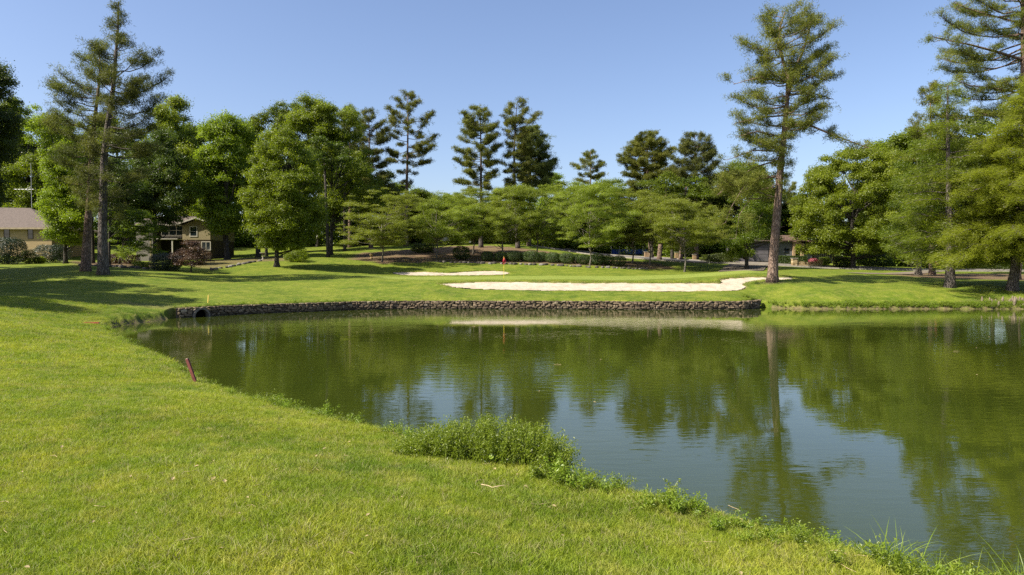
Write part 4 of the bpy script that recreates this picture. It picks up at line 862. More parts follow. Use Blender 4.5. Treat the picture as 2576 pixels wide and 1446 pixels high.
def window(par, x0, x1, z0, z1, y, cols=1, rws=2, label=None, fw=.07, frame=None):
    mb = MB(); d = -.06
    mb.box(x0 - fw, x1 + fw, y + d, y - .002, z0 - fw, z0); mb.box(x0 - fw, x1 + fw, y + d, y - .002, z1, z1 + fw)
    mb.box(x0 - fw, x0, y + d, y - .002, z0, z1); mb.box(x1, x1 + fw, y + d, y - .002, z0, z1)
    for k2 in range(1, cols): xx = x0 + (x1 - x0) * k2 / cols; mb.box(xx - .035, xx + .035, y + d + .01, y - .002, z0, z1)
    for k2 in range(1, rws): zz = z0 + (z1 - z0) * k2 / rws; mb.box(x0, x1, y + d + .02, y - .002, zz - .02, zz + .02)
    f = mb.build('window', frame or M_WHITE, par)
    mb = MB(); mb.box(x0, x1, y - .02, y - .004, z0, z1); mb.build('pane', M_GLASS, f); return f
# brick house, left edge
D = 88.0; o_ = at(130, 622.7, D); zb = Hz(o_[0] - 5, D + 1) - .3; hx = (at(130, 600, D)[0])
h = thing('brick_house', 'tan brick bungalow with a hipped grey brown roof at the picture edge', 'house', (hx, D, zb)); ze = at(130, 573, D)[2] - zb
mb = MB(); mb.box(-14, 0, 0, 9, -1, ze); mb.build('wall', M_TANB, h)
mb = MB(); ov = .55; zr = at(76, 523, D + 4.5)[2] - zb; xr = at(76, 523, D + 4.5)[0] - hx
P = [[-14.5, -ov, ze - .02], [ov, -ov, ze - .02], [ov, 9 + ov, ze - .02], [-14.5, 9 + ov, ze - .02], [-12, 4.5, zr + .1], [xr, 4.5, zr]]
mb.add(P, [[0, 1, 5, 4], [2, 3, 4, 5], [0, 3, 2, 1]], [[1, 2, 5], [3, 0, 4]]); rf = mb.build('roof', M_ROOF, h)
mb = MB(); mb.box(-14.5, ov, -ov - .05, -ov + .02, ze - .2, ze + .02); mb.box(ov - .02, ov + .05, -ov, 9 + ov, ze - .2, ze + .02); mb.build('fascia', simple('tan_trim', (.30, .24, .15), .7), h)
px2 = lambda p: at(p, 600, D)[0] - hx
for a, b_ in ((11, 24), (71, 83)): window(h, px2(a), px2(b_), at(0, 600, D)[2] - zb, at(0, 577, D)[2] - zb, 0, 1, 2, frame=M_BROWNB, fw=.04)
# aerial mast
b = ground(84, 98); t = thing('aerial_mast', 'thin grey aerial mast standing behind the brick house roof', 'aerial', b); zt = at(84, 410, 98)[2] - b[2]; M_GALV = simple('galvanised', (.42, .42, .42), .5, .5, .1, 3, 0, 1, .4)
mb = MB(); mb.tube([[0, 0, 0], [0, 0, zt]], [.045, .025], 6); mb.build('mast', M_GALV, t)
mb = MB(); zz = at(84, 476, 98)[2] - b[2]; mb.tube([[-2.6, 0, zz], [.3, 0, zz]], .03, 5)
for k2 in range(6): x = -2.4 + k2 * .5; l_ = .35 + .13 * k2; mb.tube([[x, -l_, zz], [x, l_, zz]], .014, 4)
mb.tube([[-.9, 0, zz], [0, 0, zz + .45]], .02, 4); mb.tube([[-.9, 0, zz], [0, 0, zz - .45]], .02, 4); mb.build('antenna', M_GALV, t)
# two storey house
D = 92.0; zb = at(480, 655, D)[2] - .1; hx = at(459, 600, D)[0]; q = lambda p: at(p, 600, D)[0] - hx; zz_ = lambda p: at(460, p, D)[2] - zb
h = thing('two_storey_house', 'olive tan two storey house with white framed windows behind the maroon tree', 'house', (hx, D, zb))
mb = MB(); mb.box(0, q(529), 0, 8, zz_(603), zz_(567)); gz = zz_(567); mb.poly([[0, .01, gz], [q(529), .01, gz], [q(497), .01, zz_(550)]], [0, 7.9, 0]); mb.build('wall', M_OLIVE, h)
mb = MB(); mb.box(.04, q(529) - .04, .05, 7.9, -1.5, zz_(603) - .003); mb.build('lower_wall', M_BROWNB, h)
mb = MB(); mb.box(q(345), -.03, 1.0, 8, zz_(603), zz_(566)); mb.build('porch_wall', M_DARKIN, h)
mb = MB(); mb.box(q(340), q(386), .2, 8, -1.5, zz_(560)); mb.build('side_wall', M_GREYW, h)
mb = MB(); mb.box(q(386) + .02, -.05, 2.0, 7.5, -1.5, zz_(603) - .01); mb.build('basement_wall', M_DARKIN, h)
mb = MB(); rt = zz_(549.5)
for x0, x1 in ((q(446), q(497)), (q(548), q(497))):
    z0 = zz_(566.5); mb.poly([[x0, -.5, z0], [x1, -.5, rt], [x1, 8.4, rt], [x0, 8.4, z0]], [0, 0, .12])
z0 = zz_(566); mb.poly([[q(338), -.4, z0], [q(462), -.4, z0], [q(462), 4, zz_(540)], [q(338), 4, zz_(540)]], [0, 0, .1]); rf = mb.build('roof', M_ROOF, h)
mb = MB(); cx_ = q(430); mb.box(cx_ - .45, cx_ + .45, 1.2, 2.0, zz_(562), zz_(545)); mb.build('chimney', M_GREYW, rf)
mb = MB()
for x0, x1 in ((q(446), q(497)), (q(548), q(497))): mb.poly([[x0, -.56, zz_(566.5) - .03], [x1, -.56, rt - .03], [x1, -.56, rt + .16], [x0, -.56, zz_(566.5) + .16]], [0, .05, 0])
mb.box(q(338), q(459), -.45, -.41, zz_(567.2), zz_(564.8)); mb.build('fascia', M_WHITE, h)
window(h, q(479.5), q(495), zz_(593), zz_(571), 0, 1, 2, fw=.12)
window(h, q(508), q(528), zz_(628), zz_(609), .05, 2, 1, fw=.1)
f = window(h, q(402), q(458), zz_(590.5), zz_(567.5), .55, 3, 2, fw=.08)
mb = MB(); mb.box(q(402), q(458), .50, .56, zz_(597), zz_(591.2)); mb.build('porch_panel', M_GREYW, h)
mb = MB(); mb.box(q(388), q(457), -1.2, 1.0, zz_(602.5), zz_(600.6)); mb.build('deck', M_WHITE, h)
for p_ in (389, 402, 443): mb = MB(); mb.box(q(p_) - .08, q(p_) + .08, -1.1, -.94, -1.2, zz_(602.6)); mb.build('post', M_OLIVE if p_ == 389 else M_WHITE, h)
# grey house with arched entry
D = 104.0; zb = at(2000, 655, D)[2]; hx = at(1957, 640, D)[0]; q = lambda p: at(p, 640, D)[0] - hx; zz_ = lambda p: at(2000, p, D)[2] - zb
h = thing('grey_house', 'low grey house with a stone arched entry behind the clipped hedge', 'house', (hx, D, zb))
mb = MB(); mb.box(0, q(1992.5), 0, 7, -1.5, zz_(606)); mb.box(q(2014), q(2044), .3, 7, -1.5, zz_(612)); mb.build('wall', simple('blue_grey_render', (.11, .115, .12), .85), h)
window(h, q(1973.5), q(1984), zz_(636), zz_(625.6), 0, 1, 2, frame=M_DARKIN, fw=.03)
mb = MB(); mb.box(q(1993), q(1999), -.3, .3, -1, zz_(608)); mb.box(q(2013.5), q(2020), -.3, .3, -1, zz_(612)); mb.box(q(1999), q(2013.5), -.3, .3, zz_(614), zz_(608)); mb.build('stone_arch', M_PILLAR, h)
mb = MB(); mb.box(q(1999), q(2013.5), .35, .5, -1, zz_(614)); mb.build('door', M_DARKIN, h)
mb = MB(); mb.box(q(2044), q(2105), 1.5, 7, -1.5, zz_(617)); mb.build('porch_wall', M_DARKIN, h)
mb = MB()
for p_ in np.linspace(2045, 2104, 12): mb.box(q(p_), q(p_) + .14, .9, 1.02, -1, zz_(620.5))
mb.box(q(2044), q(2105), .88, 1.05, zz_(620.5), zz_(618.5)); mb.build('porch_screen', M_GREYW, h)
mb = MB(); mb.poly([[q(2030), -.6, zz_(608)], [q(2108), -.6, zz_(617.5)], [q(2108), 7, zz_(617.5)], [q(2030), 7, zz_(608)]], [0, 0, .28]); mb.poly([[q(1945), -.6, zz_(606.5)], [q(2026), -.6, zz_(606.5)], [q(2026), 3.5, zz_(592)], [q(1945), 3.5, zz_(592)]], [0, 0, .2]); mb.build('roof', simple('brown_roof', (.11, .068, .05), .85), h)
# garage behind the black trunked tree
D = 103.0; zb = at(1900, 657, D)[2]; hx = at(1864, 650, D)[0]; q = lambda p: at(p, 650, D)[0] - hx
h = thing('garage', 'wide low grey garage front at the end of the driveway', 'garage', (hx, D, zb)); mb = MB(); mb.box(-.4, q(1935) + .4, .1, 6, -1, 3.0); mb.build('wall', simple('garage_grey', (.09, .085, .09), .85), h)
for k2 in range(2):
    mb = MB(); a = k2 * (q(1935) / 2); 
    for r2 in range(4): mb.box(a + .15, a + q(1935) / 2 - .15, .04, .09, r2 * .52, r2 * .52 + .49)
    mb.build('garage_door', simple('garage_door_grey', (.12, .11, .115), .7), h)
mb = MB(); mb.poly([[-1, -.5, 3.0], [q(1935) + 1, -.5, 3.0], [q(1935) + 1, 6.5, 4.2], [-1, 6.5, 4.2]], [0, 0, .15]); mb.build('roof', M_ROOF, h)
# small white roofed shelter glimpsed in the yard
# ------------------------------------------------------------------ road, driveway, cart path
N = NT('asphalt'); N.col(N.ramp(N.noise(5, 5), [(.3, (.085, .080, .078)), (.7, (.14, .13, .125))])); N.rough(.9, .2); ASPH = N.m
N = NT('path_gravel'); N.col(N.ramp(N.noise(5, 5), [(.3, (.13, .105, .078)), (.7, (.20, .165, .125))])); N.rough(.95, .1); PATH = N.m
def ribbon(name, pts, w0, mat, lift=.05, kerb=False):
    P = np.array([p[:2] for p in pts]); seg = np.linalg.norm(np.diff(P, axis=0), axis=1); cum = np.concatenate([[0], np.cumsum(seg)]); s_ = np.arange(0, cum[-1], .8)
    for _ in range(1): pass
    c_ = np.stack([np.interp(s_, cum, P[:, 0]), np.interp(s_, cum, P[:, 1])], -1)
    for _ in range(12): c_[1:-1] = (c_[:-2] + c_[2:] + 2 * c_[1:-1]) / 4
    t = unit(np.gradient(c_, axis=0)); n_ = np.stack([-t[:, 1], t[:, 0]], -1); ks = np.linspace(-1, 1, 7)
    V = c_[:, None] + n_[:, None] * ks[None, :, None] * w0 / 2; zc = HT(V[..., 0].ravel(), V[..., 1].ravel(), False).reshape(V.shape[:2]) + lift
    i_ = np.arange(len(s_) * 7).reshape(-1, 7); mb = MB(); mb.add(np.dstack([V, zc]).reshape(-1, 3), np.stack([i_[:-1, :-1], i_[:-1, 1:], i_[1:, 1:], i_[1:, :-1]], -1).reshape(-1, 4))
    tag(mb.build(name, mat, smooth=True), kind='structure')
    if kerb:
        for sgn in (-1, 1):
            mb = MB(); e_ = c_ + n_ * sgn * (w0 / 2 + .08); ze_ = HT(e_[:, 0], e_[:, 1], False) + lift; E = np.column_stack([e_, ze_])
            sec = [(-.07, -.1), (-.07, .12), (.07, .12), (.07, -.1)]; V = np.stack([E + np.column_stack([n_ * a, np.full(len(n_), b2)]) for a, b2 in sec], 1)
            i_ = np.arange(len(E) * 4).reshape(-1, 4); mb.add(V.reshape(-1, 3), np.vstack([np.stack([i_[:-1, a], i_[1:, a], i_[1:, a + 1], i_[:-1, a + 1]], -1) for a in range(3)])); tag(mb.build('road_kerb', M_KERB), kind='structure')
M_KERB = simple('kerb_concrete', (.24, .215, .18), .9, .2)
gp = lambda px_, D: ground(px_, D)[:2]
ribbon('road', [gp(1350,118), gp(1509,111), gp(1633,104), gp(1784,97), gp(1842,95), gp(1958,93), gp(2095,91), gp(2345,88), gp(2562,86), gp(2900,84)], 6.0, ASPH, .06, True)
ribbon('driveway', [gp(1880,93), gp(1900,98), gp(1902,103)], 5.5, simple('drive_concrete', (.17, .145, .115), .9, .2), .10)
ribbon('driveway', [gp(1862,79), gp(1872,84), gp(1885,90)], 5.0, PATH, .08)
ribbon('cart_path', [gp(2150,68.5), gp(2200,71), gp(2245,74), gp(2300,79), gp(2345,84)], 2.4, PATH, .05)

# ------------------------------------------------------------------ roadside pieces
def rubble_panel(mb, x0, x1, y0, y1, z0, ztop, rs):
    zc = z0
    while True:
        h_ = rs.uniform(.09, .15); x = x0; any_ = False
        while x < x1:
            l_ = rs.uniform(.18, .42); xe = min(x + l_, x1)
            if zc + h_ < ztop((x + xe) / 2) + .03: mb.box(x + .01, xe - .01, y0 - rs.uniform(0, .03), y1 + rs.uniform(0, .02), zc + .006, zc + h_ - .006, a=rs.random()); any_ = True
            x = xe
        zc += h_
        if not any_: break
N = NT('sandstone'); N.col(N.ramp(N.attr('v').outputs['Fac'], [(0, (.22, .15, .07)), (.5, (.38, .28, .14)), (1, (.50, .40, .24))])); N.rough(.9, .2); M_SANDST = N.m
D = 93.5; b = ground(2030, D); hx = b[0]; q = lambda p: at(p, 660, D)[0] - hx; rs = np.random.default_rng(44)
t = thing('stone_entrance_wall', 'low yellow stone wall with a dipping top between two pillars by the road', 'wall', b)
mb = MB(); mx = (q(2004) + q(2060)) / 2; wv = (q(2060) - q(2004)) / 2; rubble_panel(mb, q(2004), q(2060), -.15, .15, -.2, lambda x: .62 + .28 * ((x - mx) / wv) ** 2, rs); mb.build('wall_panel', M_SANDST, t)
for a_, b2, hh_ in ((1992, 2003.5, 1.02), (2060.5, 2067, 1.0)):
    mb = MB(); rubble_panel(mb, q(a_), q(b2), -.28, .28, -.2, lambda x: hh_, rs); p_ = mb.build('pillar', M_SANDST, t)
    mb = MB(); mb.box(q(a_) - .06, q(b2) + .06, -.36, .36, hh_ + .03, hh_ + .12); mb.build('cap', M_KERB, p_)
for px_, D, w2, h2, lab in ((1701, 107, .5, .95, 'taller square brick gate pillar beside the sunlit trunk'), (1746, 106, .5, .72, 'shorter square brick pillar among the roadside bushes'), (1626, 111, .68, .85, 'squat brick pillar with a pale cap in front of the blue screens')):
    b = ground(px_, D - 8); b = ground(px_, 107); t = thing('brick_pillar', lab, 'pillar', b, 0, 'brick pillars by the road'); mb = MB(); rubble_panel(mb, -w2 / 2, w2 / 2, -.25, .25, -.3, lambda x: h2, rs); mb.build('shaft', M_PILLAR, t)
    mb = MB(); mb.box(-w2 / 2 - .06, w2 / 2 + .06, -.31, .31, h2 + .02, h2 + .1); mb.build('cap', M_KERB, t)
# blue court screens beyond the road
M_BLUE = simple('blue_mesh', (.01, .03, .14), .7, .2, .15, 1.0); M_POST = simple('post_steel', (.45, .45, .42), .5, .4)
b = ground(1580, 116); t = thing('court_fence', 'bright blue windscreen fence of a court glimpsed through the dogwood stems', 'fence', b)
zt2 = at(1580, 630, 116)[2] - b[2]; 
for k2 in range(5):
    x = at(1538 + k2 * 20, 630, 116)[0] - b[0]; x2 = at(1556 + k2 * 20, 630, 116)[0] - b[0]; mb = MB(); mb.box(x + .05, x2 + .02, -.01, .02, .15, .95); mb.build('windscreen', M_BLUE, t)
    mb = MB(); mb.tube([[x - .03, 0, -.2], [x - .03, 0, 1.5]], .035, 6); mb.build('post', M_POST, t)
b = ground(1639, 108); t = thing('notice_board', 'small pale yellow notice board on two short posts by the road', 'sign', b)
mb = MB(); mb.box(-.28, .28, -.02, .02, .45, 1.1); mb.build('board', simple('yellow_board', (.55, .5, .2), .7), t)
for x in (-.22, .22): mb = MB(); mb.box(x - .03, x + .03, .022, .07, -.2, 1.05); mb.build('post', M_BARKD, t)
b = ground(1784, 92.5); t = thing('marker_post', 'thin white marker post at the road edge', 'post', b); mb = MB(); mb.tube([[0, 0, -.2], [0, 0, .62]], .045, 8); mb.build('shaft', M_WHITE, t); mb = MB(); mb.tube([[0, 0, .5], [0, 0, .56]], .052, 8); mb.build('band', M_DARKIN, t)
b = ground(2096, 92); t = thing('lamp_post', 'slender brown post standing at the roadside before the maple', 'post', b); zt2 = at(2096, 617, 92)[2] - b[2]
mb = MB(); mb.tube([[0, 0, -.3], [0, 0, zt2]], [.07, .05], 8); mb.build('shaft', M_BROWNB, t); mb = MB(); mb.box(-.16, .16, -.16, .16, zt2, zt2 + .35); mb.build('lantern', simple('rusty_metal', (.25, .10, .05), .7), t)
# round road sign
b = ground(2352, 78); t = thing('round_sign', 'small round red and white sign on a short post at the wood chips', 'sign', b); zc = at(2352, 665, 78)[2] - b[2]
mb = MB(); mb.box(-.04, .04, .0, .06, -.3, zc - .1); mb.build('post', M_GREYW, t)
th = np.linspace(0, 2 * math.pi, 24, endpoint=False); disc = lambda r_, y: np.stack([np.cos(th) * r_ * .8, np.full(24, y), zc + np.sin(th) * r_], -1)
mb = MB(); mb.poly(disc(.36, -.06), [0, .04, 0]); mb.build('panel', simple('sign_cream', (.62, .50, .38), .6), t)
mb = MB(); mb.poly(disc(.31, -.066), [0, .004, 0]); mb.build('face', simple('sign_red', (.42, .05, .04), .6), t)
mb = MB(); mb.box(-.17, .17, -.072, -.068, zc - .03, zc + .05); mb.box(-.1, .12, -.072, -.068, zc + .12, zc + .16); mb.build('marking', simple('sign_pink', (.62, .28, .22), .6), t)
# bird bath and small statue in the shade
b = ground(662, 85); t = thing('bird_bath', 'pale stone bird bath standing between the two brown trunks', 'bird bath', b); zs = [(-.1, .2), (.05, .2), (.1, .09), (.65, .07), (.72, .12), (.8, .36), (.86, .38), (.82, .3)]
def lathe(mb, pr, k=18):
    th = np.linspace(0, 2 * math.pi, k, endpoint=False); V = np.array([[math.cos(a) * r_, math.sin(a) * r_, z_] for z_, r_ in pr for a in th]); i_ = np.arange(k); j_ = (i_ + 1) % k
    q = np.vstack([np.stack([a * k + i_, a * k + j_, (a + 1) * k + j_, (a + 1) * k + i_], -1) for a in range(len(pr) - 1)]); n0 = (len(pr) - 1) * k; mb.add(V, q, [[n0, n0 + m, n0 + m + 1] for m in range(1, k - 1)] + [[0, m + 1, m] for m in range(1, k - 1)])
mb = MB(); lathe(mb, zs[:5]); mb.build('pedestal', M_KERB, t, smooth=True); mb = MB(); lathe(mb, zs[4:]); mb.build('bowl', M_KERB, t, smooth=True)
b = ground(935, 90); t = thing('garden_urn', 'small pale urn on a base at the mulch edge left of the first dogwood', 'urn', b); mb = MB(); lathe(mb, [(-.1, .22), (.08, .22), (.1, .12), (.25, .1)]); mb.build('base', M_SANDST, t); mb = MB(); lathe(mb, [(.24, .08), (.35, .2), (.55, .24), (.62, .26), (.63, .2)]); mb.build('bowl', M_SANDST, t, smooth=True)

# ------------------------------------------------------------------ parked pickup-like car on the hill
N = NT('car_paint'); N.col((.42, .42, .40)); N.b.inputs['Metallic'].default_value = .5; N.rough(.3, .5); N.b.inputs['Coat Weight'].default_value = .6; M_CAR = N.m
M_TYRE = simple('tyre_rubber', (.02, .02, .02), .85, .3); M_RIM = simple('alloy', (.45, .45, .45), .35, .5, .05, 1, 0, 1, .7)
b = ground(1150, 113); t = thing('parked_car', 'silver estate car parked on the hill behind the dogwoods', 'car', b + [0, 0, .0], R(4))
sec = [(-2.3, .35), (-2.3, .95), (-2.2, 1.08), (-1.0, 1.1), (.75, 1.08), (1.9, .98), (2.25, .85), (2.32, .5), (2.25, .32), (1.85, .30), (1.75, .55), (1.4, .72), (1.05, .55), (.98, .30), (-.95, .30), (-1.05, .55), (-1.4, .72), (-1.75, .55), (-1.85, .30)]
import mathutils.geometry as mg
def extr(name, pts, y0, y1, mat, par, taper=1.0):
    n_ = len(pts); V = [[x, y0, z_] for x, z_ in pts] + [[x, y1, z_] for x, z_ in pts]; tri = mg.tessellate_polygon([[mathutils.Vector((x, z_, 0)) for x, z_ in pts]])
    mb = MB(); mb.add(V, [[i_, (i_ + 1) % n_, n_ + (i_ + 1) % n_, n_ + i_] for i_ in range(n_)], [list(a) for a in tri] + [[n_ + c_, n_ + b_, n_ + a] for a, b_, c_ in tri]); return mb.build(name, mat, par)
extr('body', sec, -.9, .9, M_CAR, t)
extr('cabin', [(-2.15, 1.09), (-1.85, 1.6), (-1.4, 1.68), (.0, 1.68), (.35, 1.6), (1.0, 1.085)], -.74, .74, M_CAR, t)
extr('side_window', [(-1.95, 1.14), (-1.72, 1.54), (-.5, 1.6), (-.5, 1.14)], -.76, -.735, M_GLASS, t); extr('side_window', [(-.42, 1.14), (-.42, 1.6), (.05, 1.58), (.75, 1.14)], -.76, -.735, M_GLASS, t)
mb = MB(); mb.poly([[1.02, -.66, 1.12], [1.02, .66, 1.12], [.40, .62, 1.58], [.40, -.62, 1.58]], [.02, 0, .02]); mb.build('windscreen', M_GLASS, t)
mb = MB(); mb.tube([[-1.8, -.55, 1.74], [-.1, -.55, 1.74]], .025, 5); mb.tube([[-1.8, .55, 1.74], [-.1, .55, 1.74]], .025, 5); mb.build('roof_rail', M_RIM, t)
for x in (-1.4, 1.4):
    for y in (-.82, .82):
        mb = MB(); mb.tube([[x, y - .1, .34], [x, y + .1, .34]], .34, 18); wv = mb.build('wheel', M_TYRE, t); mb = MB(); mb.tube([[x, y - .11, .34], [x, y + .11, .34]], .2, 14); mb.build('rim', M_RIM, wv)
for y in (-.7, .7): mb = MB(); mb.box(2.18, 2.3, y - .17, y + .17, .72, .86); mb.build('headlight', M_WHITE, t)

# ------------------------------------------------------------------ golf pieces
b = ground(1267.7, 64); t = thing('flag_stick', 'yellow flagstick with a hanging red flag on the putting green', 'flagstick', b); zt2 = at(1268, 645, 64)[2] - b[2]
mb = MB(); mb.tube([[0, 0, -.1], [0, 0, zt2]], [.022, .018], 8); mb.build('pole', simple('yellow_fibreglass', (.70, .55, .05), .5), t)
mb = MB(); rows_ = 9
for k2 in range(rows_):
    z_ = zt2 - .02 - k2 * .075; w2 = (.12 + .15 * math.sin(min(1, k2 / 4) * 1.5)) * (1 if k2 < 6 else 1 - (k2 - 5) * .26)
    for m_, xx in enumerate(np.linspace(0, 1, 6)): mb.v.append(np.array([[.02 - .10 * (k2 / 8) + w2 * xx - .05, .06 * math.sin(xx * 7 + k2 * .6), z_ - .14 * xx]])); mb.a.append(np.array([.5]))
mb.n = rows_ * 6; ii = np.arange(rows_ * 6).reshape(rows_, 6); mb.q.append(np.stack([ii[:-1, :-1], ii[:-1, 1:], ii[1:, 1:], ii[1:, :-1]], -1).reshape(-1, 4)); mb.mq.append(np.zeros(40))
N = NT('red_nylon'); N.col((.30, .008, .03)); N.rough(.6, .3); fl_ = mb.build('flag', N.m, t, smooth=True); sm = fl_.modifiers.new('thickness', 'SOLIDIFY'); sm.thickness = .006
b = ground(523, 43.0); b = np.array([*onz(523, 765, .63)[:2], 0]); b[2] = Hz(b[0], b[1]); t = thing('yellow_stake', 'short bright yellow stake leaning on the grass above the culvert', 'stake', b, 0)
D_ = b[1]; L_ = at(523, 742, D_)[2] - b[2]; mb = MB(); mb.box(-.032, .032, -.032, .032, -.15, L_); o = mb.build('shaft', simple('yellow_paint', (.75, .55, .12), .6), t); mb = MB(); mb.box(-.02, .02, -.02, .02, L_ - .001, L_ + .015); mb.build('tip', simple('yellow_paint_worn', (.6, .5, .3), .7), t); t.rotation_euler = (0, R(5), 0)
b = onz(492, 960, .35); b[2] = Hz(b[0], b[1]); t = thing('red_stake', 'leaning dark red square stake stuck in the near bank', 'stake', b); L_ = (960 - 898) / F * b[1] * 1.03
mb = MB(); mb.box(-.030, .030, -.030, .030, -.12, L_); mb.build('shaft', simple('red_paint_worn', (.16, .045, .035), .7, .3, .35, 12), t); mb = MB(); mb.box(-.025, .025, -.025, .025, L_, L_ + .012); mb.build('top', simple('bare_wood_end', (.50, .36, .28), .8), t); t.rotation_euler = (R(-4), R(-21), 0)
b = onz(230, 816, .35); b[2] = Hz(b[0], b[1]) + .08; t = thing('fallen_stake', 'rusty red stake lying flat at the corner of the pond', 'stake', b, R(4)); mb = MB(); mb.box(-.36, .34, -.04, .04, -.03, .045); mb.build('shaft', simple('rust_red', (.30, .085, .045), .8, .2, .3, 9), t); mb = MB(); mb.box(.34, .36, -.03, .03, -.02, .035); mb.build('end', simple('bare_wood_end_b', (.42, .28, .2), .8), t)
def rake(px_, D, lab, rz):
    b = ground(px_, D); b[2] += .42
    t = thing('bunker_rake', lab, 'rake', b, rz, 'rakes lying in the bunkers'); mb = MB(); mb.tube([[0, 0, .05], [.9, .1, .22]], .02, 6); mb.build('handle', M_BARKD, t); mb = MB(); mb.box(-.03, .03, -.28, .28, 0, .06)
    for y in np.linspace(-.26, .26, 9): mb.box(-.01, .01, y - .008, y + .008, -.07, .002)
    mb.build('head', M_DARKIN, t)
rake(1712, 56.2, 'dark rake lying under the back lip of the long bunker', R(10)); rake(1125, 75.6, 'small rake at the front edge of the back bunker', R(160)); rake(1236, 54.6, 'dark rake head showing at the grassy front of the long bunker', R(80))

# ------------------------------------------------------------------ cypress knees on the far bank
rs = np.random.default_rng(77); M_KNEE = simple('knee_bark', (.16, .125, .09), .9, .2, .4, 12, .6)
kp_ = []
for k_ in range(3):
    mb = MB(); mb.tube([[0, 0, -.15], [.01, 0, .08], [.03 * (k_ - 1), .02, .2], [.05 * (k_ - 1), .02, .29]], [.085, .07, .05, .018], 8); kp_.append(mb.build('cypress_knee', M_KNEE, smooth=True))
cnt2 = 0
for k_ in range(46):
    px_ = rs.uniform(2478, 2600) if k_ < 34 else rs.uniform(2600, 2760); x, y = (px_ - CX) / F * 49.2, 49.0 + rs.uniform(-.15, 1.3)
    o = kp_[cnt2] if cnt2 < 3 else kp_[cnt2 % 3].copy()
    if cnt2 >= 3: COL.objects.link(o)
    cnt2 += 1; o.location = (x, y, Hz(x, y)); s_ = rs.uniform(.6, 1.6); o.scale = (s_, s_, s_ * rs.uniform(.7, 1.2)); o.rotation_euler = (0, 0, rs.uniform(0, 6.28))
    tag(o, 'pale woody cypress knee poking up at the water edge below the lime cypress', 'root', 'cypress knees at the water edge')
# ------------------------------------------------------------------ near turf, weeds and tall grass
N = NT('grass_blade'); P = N.pos(); c, n3 = grass_nodes(N, P); v = N.attr('v').outputs['Fac']; oi = N.n('ObjectInfo')
c = N.mix(.75, c, N.ramp(v, [(0, (1.45, 1.65, .9)), (.6, (1.95, 2.0, 1.3)), (1, (2.6, 2.45, 2.0))]), 'MULTIPLY')
c = N.mix(N.ramp(oi.outputs['Random'], [(.84, (0, 0, 0)), (.91, (.8, .8, .8))]), c, (.36, .31, .16))
N.col(c); N.rough(.55, .3); tr = N.n('BsdfTranslucent'); N.l(N.mix(1.0, c, (1.3, 1.35, .6), 'MULTIPLY'), tr.inputs[0]); ms = N.n('MixShader'); ms.inputs[0].default_value = .4
N.l(N.b.outputs[0], ms.inputs[1]); N.l(tr.outputs[0], ms.inputs[2]); N.l(ms.outputs[0], N.out.inputs['Surface']); M_BLADE = N.m
SRC = bpy.data.collections.new('grass_sources'); SRC2 = bpy.data.collections.new('weed_sources'); SRC3 = bpy.data.collections.new('tall_grass_sources')
def blades(mb, n, h, w_, spread, rs, lean=.5, segs=2):
    for _ in range(n):
        x, y = rs.normal(0, spread, 2); a = rs.uniform(0, 6.28); l_ = h * rs.uniform(.55, 1.3); ln = lean * rs.uniform(.2, 1.3) * l_; b_ = rs.uniform(0, 6.28); u_ = np.array([math.cos(b_), math.sin(b_), 0]) * w_
        ts = np.linspace(0, 1, segs + 1); V = []
        for t_ in ts[:-1]:
            c_ = np.array([x + math.cos(a) * ln * t_ ** 2, y + math.sin(a) * ln * t_ ** 2, l_ * (t_ - .28 * lean * t_ ** 2)]); ww = u_ * (1 - t_ * .6); V += [c_ - ww, c_ + ww]
        V.append([x + math.cos(a) * ln, y + math.sin(a) * ln, l_ * (1 - .28 * lean)]); m_ = len(V)
        mb.add(V, [[2 * i_, 2 * i_ + 1, 2 * i_ + 3, 2 * i_ + 2] for i_ in range(segs - 1)], [[m_ - 3, m_ - 2, m_ - 1]], a=np.clip(rs.normal(.5, .25), 0, 1))
def source(mb, mat, coll, name):
    o = mb.build(name, mat); COL.objects.unlink(o); coll.objects.link(o); return o
rs = np.random.default_rng(4)
for k_ in range(5): mb = MB(); blades(mb, 16, .055, .0024, .035, rs, .9); source(mb, M_BLADE, SRC, 'turf_tuft')
def weedplant(rs, h, nst, nl, leaf):
    mb = MB()
    for _ in range(nst):
        a = rs.uniform(0, 6.28); ln = h * rs.uniform(.25, .9); l_ = h * rs.uniform(.5, 1.15); ts = np.linspace(0, 1, 6)[:, None]; p = np.array([rs.normal(0, .04), rs.normal(0, .04), 0]) + np.hstack([math.cos(a) * ln * ts ** 1.6, math.sin(a) * ln * ts ** 1.6, l_ * (ts - .2 * ts ** 3)]) + rs.normal(0, .012, (6, 3)) * ts
        mb.tube(p, np.linspace(.0035, .0012, 6), 3, cap=False, a=.3); f = rs.uniform(.15, 1.02, nl) * 5; P = np.stack([np.interp(f, np.arange(6), p[:, k2]) for k2 in range(3)], -1) + rs.normal(0, .018, (nl, 3))
        leaf_quads(mb, P, unit(rs.normal(0, .6, (nl, 3)) + [0, 0, .8]), leaf, .42, rs, np.clip(rs.normal(.55, .2, nl), 0, 1))
    return mb
for k_ in range(5): source(weedplant(rs, rs.uniform(.2, .34), 9, 26, .032), M_WEED, SRC2, 'weed_plant')
for k_ in range(4): mb = MB(); blades(mb, 34, .36, .0042, .07, rs, 1.0, 5); source(mb, M_WEED, SRC3, 'grass_clump')
